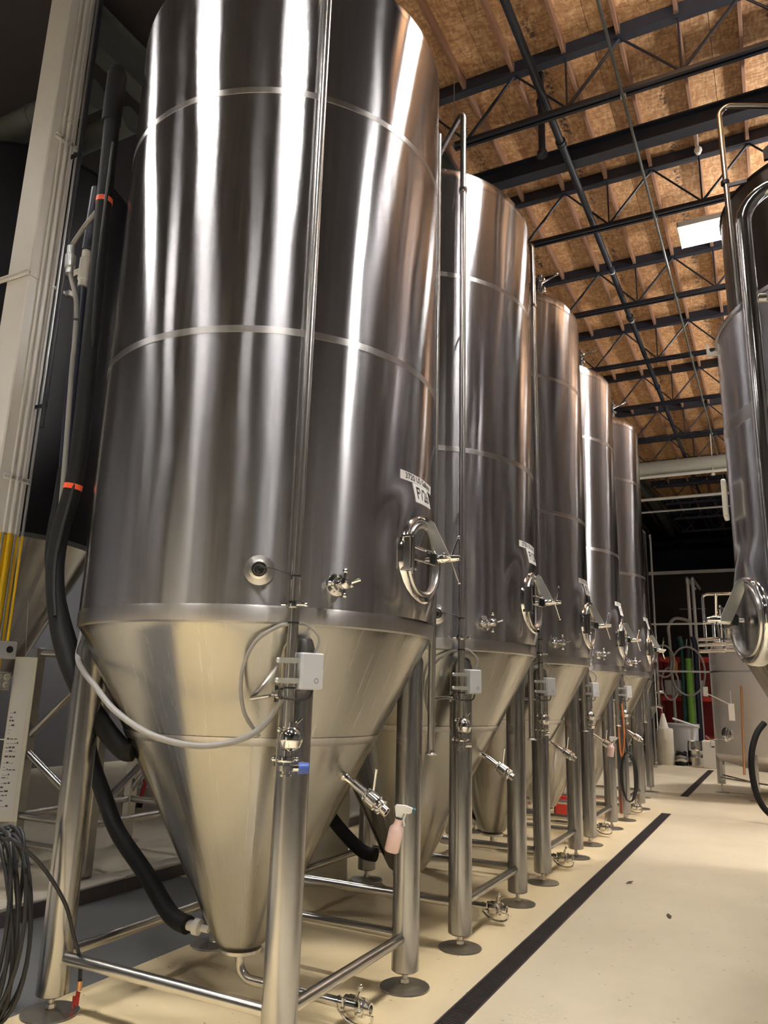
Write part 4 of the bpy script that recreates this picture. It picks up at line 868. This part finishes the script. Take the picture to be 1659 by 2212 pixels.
# ================================================================ right-hand tanks
M3 = ('shell', 'cone', 'shell', 'weld')
RX, RY, RR = 3.72, 1.45, 1.02
R1 = side_tank('fermentation_tank', 'shorter stainless tank at the right edge, nearest of the right row', (RX, RY, 0), RR, 1.98, 4.12, 0, (0.16, 0.3), M3,
               [(-0.66, -0.6, 1.9), (0.66, -0.6, 1.9), (-0.66, 0.6, 1.9), (0.66, 0.6, 1.9)], top=0.5, seams=(3.45,), group=None, man=(R(204), 2.2))
manway(R1, RR+0.004, 2.2, R(204), 1.0)
b = MB(); b.cbox(-RR-0.03, -RR+0.0, -0.34, -0.18, 2.86, 3.10, 0.006); b.build('white_box', 'white_plastic', R1)
b = MB(); b.prism([(0, 0), (0.085, 0), (0.085, 0.10), (0.07, 0.10), (0.066, 0.035), (0.03, 0.022), (0.018, 0.04), (0.018, 0.085), (0, 0.085)], -0.012, 0.012, Matrix.Translation((-RR-0.07, 0.02, 4.10)) @ Matrix.Rotation(R(90), 4, 'X')); b.build('hook_bracket', 'white_plastic', R1)
pts = [Vector((2.93-RX, 0.55-RY, 1.2)), Vector((2.93-RX, 0.55-RY, 4.5))]
for k in range(1, 9):
    th = R(22.5*k/2); pts.append(Vector((2.93-RX+0.22*(1-math.cos(th)), 0.55-RY+0.02*k/8, 4.5+0.22*math.sin(th))))
pts += [Vector((3.5-RX, 0.7-RY, 4.72)), Vector((3.62-RX, 0.9-RY, 4.66))]
b = MB(); b.tube(pts, 0.044, 20); ap = b.build('arch_pipe', 'polished', R1, 40)
b = MB(); b.rod((2.97-RX, 0.6-RY, 4.02), (3.3-RX, 0.75-RY, 4.02), 0.014, 10); b.turn((2.96-RX, 0.58-RY, 4.02), (1, 0.3, 0), [(0, 0), (0.03, 0), (0.03, 0.05), (0, 0.05)], 14); b.build('pipe_stay', 'steel', ap)
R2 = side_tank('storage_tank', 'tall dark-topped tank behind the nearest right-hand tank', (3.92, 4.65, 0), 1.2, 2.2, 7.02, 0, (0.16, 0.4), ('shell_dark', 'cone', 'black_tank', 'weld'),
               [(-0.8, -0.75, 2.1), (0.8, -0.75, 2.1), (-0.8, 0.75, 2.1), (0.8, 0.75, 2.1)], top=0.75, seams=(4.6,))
P2 = Vector((2.82-3.92, 3.62-4.65, 0)); pts = [P2+Vector((0.04, 0, 3.0)), P2+Vector((0.0, 0, 7.72))]
for k in range(1, 7):
    th = R(15*k); pts.append(P2+Vector((0.1*(1-math.cos(th)), 0, 7.72+0.1*math.sin(th))))
pts += [P2+Vector((0.75, 0.3, 7.80)), P2+Vector((0.95, 0.5, 7.75))]
b = MB(); b.tube(pts, 0.028, 16); vp = b.build('vent_pipe', 'steel', R2, 40)
b = MB(); b.turn(P2+Vector((0, 0, 6.9)), (0, 0, 1), [(0.028, 0), (0.042, 0), (0.042, 0.04), (0.028, 0.04)], 16); b.box(0, 0.2, -0.012, 0.012, 6.86, 6.9, Matrix.Translation(P2)); b.build('pipe_clip', 'dark_steel', vp)
b = MB(); b.prism([(0, 0), (0.1, 0), (0.1, 0.12), (0.05, 0.16), (0, 0.12)], -0.02, 0.02, Matrix.Translation((-0.72, -0.75, 7.26)) @ Matrix.Rotation(R(90), 4, 'X')); b.build('lifting_lug', 'dark_steel', R2, flat=True)

# bright tank further up the aisle
BX, BY, BR = 2.82, 12.75, 1.15
B1 = thing('bright_tank', 'squat grey stainless tank on short legs standing in the aisle', 'tank', (BX, BY, 0))
b = MB(); b.lathe([(0, 0.42), (0.5, 0.46), (BR-0.06, 0.62), (BR-0.01, 0.7), (BR, 0.76)], 72); b.build('bottom_dish', 'matte_steel', B1, 60)
b = MB(); b.lathe([(BR, 0.76), (BR, 1.4), (BR, 2.1), (BR, 2.62)], 72); b.build('shell', 'matte_steel', B1)
b = MB(); b.lathe([(BR, 2.62), (BR-0.01, 2.7), (BR-0.1, 2.84), (BR-0.4, 3.02), (0.3, 3.14), (0, 3.16)], 72); b.build('dome', 'matte_steel', B1, 60)
b = MB(); b.lathe([(BR-0.002, 2.25), (BR+0.003, 2.255), (BR+0.003, 2.285), (BR-0.002, 2.29)], 72); b.build('weld_seam', 'weld', B1)
for lx, ly in ((-1.08, 0.0), (-0.46, -1.08), (0.95, -0.6), (0.3, 1.08)):
    l = MB(); l.lathe([(0, 0.17), (0.075, 0.17), (0.075, 0.8), (0, 0.82)], 24); lo = l.build('leg', 'leg', B1); lo.location = (lx, ly, 0)
    f_ = MB(); f_.rod((0, 0, 0.01), (0, 0, 0.18), 0.018, 10); f_.build('threaded_stem', 'plate', lo)
    f_ = MB(); f_.lathe([(0, 0.0), (0.12, 0.0), (0.12, 0.012), (0, 0.02)], 24); f_.build('foot_plate', 'plate', lo)
for zz, x0, x1, y in ((3.72, -1.12, -0.55, -0.95), (3.33, -0.98, -0.4, -0.75)):
    b = MB(); b.tube([(x0, y, 2.6), (x0, y, zz-0.08), (x0+0.02, y, zz-0.02), (x0+0.08, y, zz), (x1, y, zz), (x1+0.06, y, zz-0.02), (x1+0.08, y, zz-0.08), (x1+0.08, y, 2.6)], 0.03, 12); b.build('guard_rail', 'polished', B1, 50)
for zz in (2.88, 2.78, 2.66):
    b = MB(); b.rod((-1.24, -0.98, zz-0.03), (-0.35, -1.12, zz), 0.036, 14); b.turn((-0.82, -1.05, zz-0.015), (1, -0.15, 0), [(0.03, 0), (0.06, 0), (0.06, 0.05), (0.03, 0.05)], 14); b.build('top_pipe', 'polished', B1)
b = MB(); b.rod((-0.62, -1.11, 0.45), (-0.56, -1.11, 2.0), 0.022, 12); b.build('sight_tube', 'copper', B1)
b = MB(); fm = frame((-0.86, -0.82, 1.12), (-0.72, -0.69, 0)); b.lathe([(0.13, -0.04), (0.13, 0.03), (0.11, 0.04), (0.05, 0.05), (0, 0.05)], 24, fm); b.build('small_door', 'polished', B1)
b = MB(); b.rod((-0.92, -0.95, 1.05), (-1.12, -1.2, 1.02), 0.018, 10)
for th in (20, 140, 260): b.rod((-1.12, -1.2, 1.02), Vector((-1.12, -1.2, 1.02))+Vector((0.12*math.cos(R(th)), -0.06*math.cos(R(th)), 0.12*math.sin(R(th)))), 0.01, 8)
b.build('drain_valve', 'polished', B1)
b = MB(); b.box(-0.80, -0.70, -1.125, -1.115, 1.38, 1.68); tg_ = b.build('white_tag', 'white_plastic', B1, flat=True)
b = MB(); b.rod((-0.76, -1.13, 1.66), (-1.18, -0.9, 1.86), 0.010, 8); b.rod((-0.75, -1.12, 1.68), (-0.75, -1.12, 1.9), 0.008, 8); b.build('tag_stick', 'white_metal', B1)
b = MB(); b.cbox(-1.25, -1.17, -0.62, -0.5, 1.8, 1.98, 0.006); b.build('switch_box', 'white_plastic', B1)
b = MB(); b.rod((-1.05, -0.5, 0.32), (-0.2, -1.1, 0.3), 0.016, 10); b.rod((-1.05, 0.0, 0.33), (-0.46, -1.08, 0.32), 0.014, 10); b.build('low_pipe', 'polished', B1)
hose('drain_hose', 'black hose bending down to the floor at the right edge', [(2.64, 9.2, 1.42), (2.52, 9.1, 1.25), (2.435, 9.0, 0.95), (2.43, 9.0, 0.6), (2.5, 9.0, 0.3), (2.66, 9.0, 0.12), (2.95, 9.0, 0.06), (3.3, 9.1, 0.05)], 0.045, 'black_rubber')
# slim tank after the row
T6 = side_tank('slim_tank', 'slimmer stainless tank just beyond the last tank of the left row', (-0.02, 11.4, 0), 0.8, 2.05, 4.9, 0, (0.12, 0.45), M3, [(-0.5, -0.5, 1.8), (0.56, -0.5, 1.8), (-0.5, 0.5, 1.8), (0.56, 0.5, 1.8)], rl=0.07, man=(0.0, 2.6))
manway(T6, 0.812, 2.6, 0.0, 0.8)
b = MB(); b.rod((0.72, -0.55, 1.3), (0.72, -0.55, 5.1), 0.026, 12); b.rod((0.86, 0.1, 1.6), (0.86, 0.1, 4.9), 0.02, 12); b.build('standpipe', 'polished', T6)

# ================================================================ far end
FW_ = thing('partition_wall', 'black partition wall closing the far end below the roof', 'wall', (0, 26.0, 0)); FW_['kind'] = 'structure'; del FW_['category']
b = MB(); b.box(X0, X1, 0, 0.15, 0, 6.3); b.build('panel', 'black_wall', FW_, flat=True)
b = MB(); b.box(X0, X1, -0.05, 0.2, 6.3, 6.42); b.build('top_rail', 'grey_box', FW_, flat=True)
r_ = thing('large_duct', 'big pale round duct crossing the hall near the far end', 'duct', (0, 17.6, 8.05))
b = MB(); b.rod((-6, 0, 0), (6, 0, 0), 0.20, 28); b.build('duct_run', 'duct', r_)
b = MB(); b.rod((-6, -0.1, -0.27), (6, -0.1, -0.27), 0.045, 12); b.build('lower_pipe', 'white_metal', r_)
b = MB(); b.rod((1.75, -0.1, -0.3), (1.75, 0, 1.05), 0.015, 8); b.turn((1.75, -0.1, -0.4), (0, 0, 1), [(0, 0), (0.05, 0.01), (0.05, 0.06), (0, 0.1)], 12); b.build('hanger', 'white_metal', r_)
r_ = thing('white_pipe', 'long thin white pipe below the pale duct', 'pipe', (0, 20.0, 7.76)); b = MB(); b.rod((-6, 0, 0), (6, 0, 0), 0.045, 12); b.build('pipe_run', 'white_metal', r_)
for x in (-2.5, 2.5): b = MB(); b.rod((x, 0, 0), (x, 0, 1.38), 0.01, 8); b.build('hanger', 'galv', r_)
r_ = thing('white_pipe', 'second thin grey pipe crossing behind the white pipe', 'pipe', (0, 20.6, 7.5)); b = MB(); b.rod((-6, 0, 0), (6, 0, 0), 0.03, 12); b.build('pipe_run', 'grey_box', r_)
for x in (-2.5, 2.5): b = MB(); b.rod((x, 0, 0), (x, 0, 1.64), 0.01, 8); b.build('hanger', 'galv', r_)
r_ = thing('vertical_pipes', 'pair of grey pipes rising in front of the black wall', 'pipe', (0.45, 22.62, 0))
for x in (0.0, 0.16): b = MB(); b.tube([(x, 0, 0.0), (x, 0, 5.4), (x-0.02, 0.06, 5.6), (x-0.05, 0.4, 5.7), (x-0.05, 3.2, 5.7)], 0.05, 12); b.build('pipe', 'grey_box', r_)
b = MB(); b.box(-0.3, 0.5, -0.02, 0.02, 4.6, 4.64); b.build('strut', 'grey_girder', r_, flat=True)
for z, lab in ((3.9, 'upper horizontal grey pipe across the far bay'), (2.53, 'lower horizontal grey pipe across the far bay')):
    r_ = thing('horizontal_pipe', lab, 'pipe', (0.4, 20.0 if z > 3 else 20.3, 0))
    b = MB(); b.rod((-1.6, 0, z), (1.3, 0, z), 0.03, 12); b.build('pipe_run', 'galv', r_)
    for x in (-1.6, 1.3): b = MB(); b.rod((x, 0, 0), (x, 0, z), 0.03, 12); b.build('post', 'galv', r_)
# red pallet rack with stored hoses
r_ = thing('red_rack', 'dark red pallet rack with shelves at the far end', 'rack', (0.35, 23.3, 0))
for x in (-1.0, 1.0):
    for y in (-0.4, 0.4): b = MB(); b.cbox(x-0.05, x+0.05, y-0.05, y+0.05, 0, 3.2, 0.006); b.build('upright', 'dark_red', r_)
for z in (0.5, 1.75, 3.0):
    for y in (-0.4, 0.4): b = MB(); b.cbox(-1.0, 1.0, y-0.03, y+0.03, z-0.07, z+0.07, 0.006); b.build('beam', 'red', r_)
    b = MB(); b.box(-1.0, 1.0, -0.4, 0.4, z+0.07, z+0.09); b.build('shelf', 'dark_red', r_, flat=True)
b = MB(); b.box(-1.0, 1.0, 0.42, 0.44, 0.2, 3.0); b.build('back_panel', 'dark_red', r_, flat=True)
r_ = thing('grey_drawer_unit', 'grey flat panel unit on the red rack shelf', 'box', (0.0, 23.3, 1.84)); b = MB(); b.cbox(-0.5, 0.7, -0.35, 0.3, 0, 0.5, 0.01); b.build('case', 'grey_box', r_)
for k in range(2): b = MB(); b.cbox(-0.46+0.6*k, 0.08+0.58*k, -0.365, -0.345, 0.06, 0.44, 0.004); b.build('drawer', 'grey_box', r_)
r_ = thing('green_tube', 'bright green ribbed tube standing in front of the red rack', 'tube', (0.36, 22.2, 0))
pr = [(0, 0), (0.11, 0)]
for k in range(28): pr += [(0.115, 0.05+0.1*k), (0.10, 0.10+0.1*k)]
pr += [(0.11, 3.0), (0, 3.0)]
b = MB(); b.lathe(pr, 20); b.build('ribbed_tube', 'green', r_)
b = MB(); b.lathe([(0, 3.0), (0.12, 3.0), (0.12, 3.25), (0.06, 3.4), (0, 3.42)], 18); b.build('black_cap', 'black_plastic', r_)
for x, mt, lab in ((0.16, 'teal', 'dark teal hose standing left of the green tube'), (0.56, 'navy', 'dark navy hose standing right of the green tube')):
    r_ = thing('standing_hose', lab, 'hose', (x, 22.35, 0)); b = MB(); b.tube([(0, 0, 0), (0, 0, 2.0), (0.02, 0, 3.3), (-0.05, 0, 3.7)], 0.08, 12, smooth=4); b.build('hose_run', mt, r_)
for k, (x, z, rx_, rz_, lab) in enumerate(((-0.35, 2.9, 0.32, 0.5, 'grey hose loop hanging at the left of the far rack'), (0.35, 2.6, 0.5, 0.75, 'grey hose loop hanging around the green tube'), (-0.2, 2.2, 0.25, 0.5, 'small grey hose loop below the orange part'))):
    b = MB(); b.tube([(x+rx_*math.sin(t), 21.9+0.03*k, z+rz_*math.cos(t)) for t in [i*2*math.pi/30 for i in range(31)]], 0.03, 8)
    b.tube([(x, 21.9+0.03*k, z+rz_), (x, 22.2, z+rz_+0.25)], 0.02, 8); tag(b.build('hose_loop', 'grey_cable'), lab, 'hose')
r_ = thing('orange_tool', 'small orange tool hanging on the far rack', 'tool', (-0.12, 22.3, 2.75)); b = MB(); b.prism([(-0.12, -0.2), (0.12, -0.2), (0.15, 0.1), (0.05, 0.25), (-0.12, 0.2)], -0.06, 0.06, Matrix.Rotation(R(90), 4, 'X')); b.build('case', 'orange', r_, flat=True)
b = MB(); b.rod((0, 0.0, 0.2), (0, 0.6, 0.25), 0.02, 8); b.build('hook', 'dark_steel', r_)
b = MB(); b.tube([(-0.15, 22.0, 3.7), (-0.15, 22.0, 4.0), (0.05, 22.0, 4.25), (0.4, 22.0, 4.2), (0.5, 22.1, 4.1)], 0.05, 10, smooth=6); b.tube([(-0.15, 22.0, 3.7), (-0.12, 22.0, 2.0), (-0.1, 22.0, 0.05)], 0.045, 10, smooth=3); tag(b.build('bent_hose', 'grey_cable'), 'thick grey hose bent over above the far rack', 'hose')
# far small tank, drums, tub, keg, carton
F1 = side_tank('small_tank', 'small stainless tank with cone on thin legs near the far wall', (-0.55, 17.9, 0), 0.5, 1.5, 3.1, 0, (0.08, 0.75), M3, [(-0.32, -0.3, 1.5), (0.32, -0.3, 1.5), (-0.32, 0.3, 1.5), (0.32, 0.3, 1.5)], rl=0.04)
b = MB(); b.rod((0.5, -0.3, 0.9), (0.5, -0.3, 2.9), 0.025, 10); b.rod((0.5, -0.3, 1.9), (0.72, -0.35, 1.9), 0.03, 10); b.rod((0.5, -0.3, 1.55), (0.66, -0.3, 1.5), 0.04, 10); b.build('side_pipe', 'polished', F1)
for z in (0.55, 0.2): b = MB(); b.rod((-0.32, -0.3, z), (0.32, -0.3, z), 0.025, 10); b.build('tie_bar', 'steel', F1)
def drum(loc, r, h, mat, lab, name='plastic_drum'):
    r_ = thing(name, lab, 'drum', loc); b = MB(); b.lathe([(0, 0), (r*0.96, 0), (r, 0.03), (r, h*0.3), (r*1.02, h*0.33), (r, h*0.36), (r, h*0.66), (r*1.02, h*0.69), (r, h*0.72), (r, h-0.04), (r*0.92, h), (0, h)], 28); b.build('body', mat, r_)
    b = MB(); b.turn((r*0.5, -r*0.3, h), (0, 0, 1), [(0, 0), (0.04, 0), (0.04, 0.02), (0, 0.02)], 12); b.build('bung', 'white_plastic', r_)
drum((-0.02, 18.65, 0), 0.22, 0.95, 'cream', 'cream plastic drum beside the small far tank')
r_ = thing('grey_tub', 'big grey plastic tub against the red rack', 'tub', (0.32, 20.0-0.35, 0)); b = MB(); b.lathe([(0, 0), (0.36, 0), (0.40, 0.05), (0.44, 1.0), (0.47, 1.02), (0.47, 1.06), (0.43, 1.06), (0.38, 0.1), (0, 0.1)], 32); b.build('body', 'grey_box', r_)
b = MB(); b.rod((-0.2, -0.3, 1.2), (0.5, -0.35, 0.98), 0.03, 10); b.build('paddle', 'white_plastic', r_)
r_ = thing('beer_keg', 'ribbed steel beer keg on the floor at the far end', 'keg', (0.72, 18.85, 0)); b = MB(); b.lathe([(0, 0.02), (0.17, 0.02), (0.19, 0.0), (0.195, 0.06), (0.2, 0.1), (0.2, 0.2), (0.212, 0.22), (0.2, 0.24), (0.2, 0.38), (0.212, 0.40), (0.2, 0.42), (0.2, 0.52), (0.195, 0.58), (0.19, 0.64), (0.17, 0.62), (0.16, 0.56), (0, 0.58)], 32); b.build('body', 'steel', r_)
b = MB(); b.turn((0, 0, 0.58), (0, 0, 1), [(0, 0), (0.03, 0), (0.03, 0.04), (0, 0.04)], 12); b.build('coupler', 'polished', r_)
r_ = thing('white_carton', 'white carton on the floor beside the keg', 'carton', (1.12, 18.4, 0)); b = MB(); b.cbox(-0.17, 0.2, -0.2, 0.2, 0, 0.66, 0.01); b.build('case', 'white_plastic', r_)
b = MB(); b.cbox(-0.17, 0.2, -0.205, 0.205, 0.64, 0.69, 0.01); b.build('lid', 'white_plastic', r_); b = MB(); b.rod((0.05, -0.21, 0.55), (0.13, -0.21, 0.55), 0.02, 8); b.build('handle', 'dark_steel', r_)
r_ = thing('folded_hose', 'heap of dark hose on the floor in front of the grey tub', 'hose', (0.36, 18.75, 0))
for k in range(4): b = MB(); b.tube([(0.13*math.cos(t)*(1-0.06*k), 0.2*math.sin(t), 0.05+0.085*k+0.02*math.sin(3*t)) for t in [i*2*math.pi/24 for i in range(25)]], 0.042, 8); b.build('loop', ('black_rubber', 'kerb', 'grey_cable', 'black_rubber')[k], r_)
r_ = thing('white_funnel', 'white plastic funnel hanging by the small far tank', 'funnel', (0.12, 17.4, 1.0)); b = MB(); b.lathe([(0.03, 0.36), (0.035, 0.3), (0.12, 0.0), (0.125, 0.0), (0.045, 0.32), (0.04, 0.36)], 20); b.build('cone', 'white_plastic', r_); b = MB(); b.rod((0, 0, 0.36), (-0.1, 0.15, 0.75), 0.01, 8); b.build('hook', 'galv', r_)
# bits around the fourth and fifth tanks
b = MB()
for k in range(3): b.tube([(0.84+0.09*math.sin(t)*(1+0.15*k), SP*4-0.85+0.02*k, 0.62+0.34*math.cos(t)) for t in [i*2*math.pi/24 for i in range(25)]], 0.012, 8)
b.tube([(0.84, SP*4-0.85, 0.96), (0.80, SP*4-0.8, 1.3), (0.78, SP*4-0.76, 1.6)], 0.012, 8)
tag(b.build('hanging_cable', 'dark_cable'), 'black cable hanging in loops at the fifth tank leg', 'cable')
r_ = thing('extension_cable', 'orange extension cord hanging by the fifth tank', 'cord', (0.80, SP*4-0.93, 0.9)); b = MB(); b.tube([(0, 0, 0.75), (0.02, 0, 0.3), (-0.03, 0, 0.0), (-0.06, 0, 0.3), (-0.05, 0.02, 0.72)], 0.012, 8, smooth=5); b.build('cord_loop', 'orange', r_)
r_ = thing('red_crate', 'red crate on the floor between the far tanks', 'crate', (0.05, SP*4+0.1-1.0, 0)); b = MB(); b.box(-0.25, 0.25, -0.18, 0.18, 0, 0.02); b.build('base', 'red', r_, flat=True)
for k, a_ in enumerate(((-0.25, 0.25, -0.18, -0.165), (-0.25, 0.25, 0.165, 0.18), (-0.25, -0.235, -0.18, 0.18), (0.235, 0.25, -0.18, 0.18))): b = MB(); b.box(*a_, 0.02, 0.26); b.build('side', 'red', r_, flat=True)
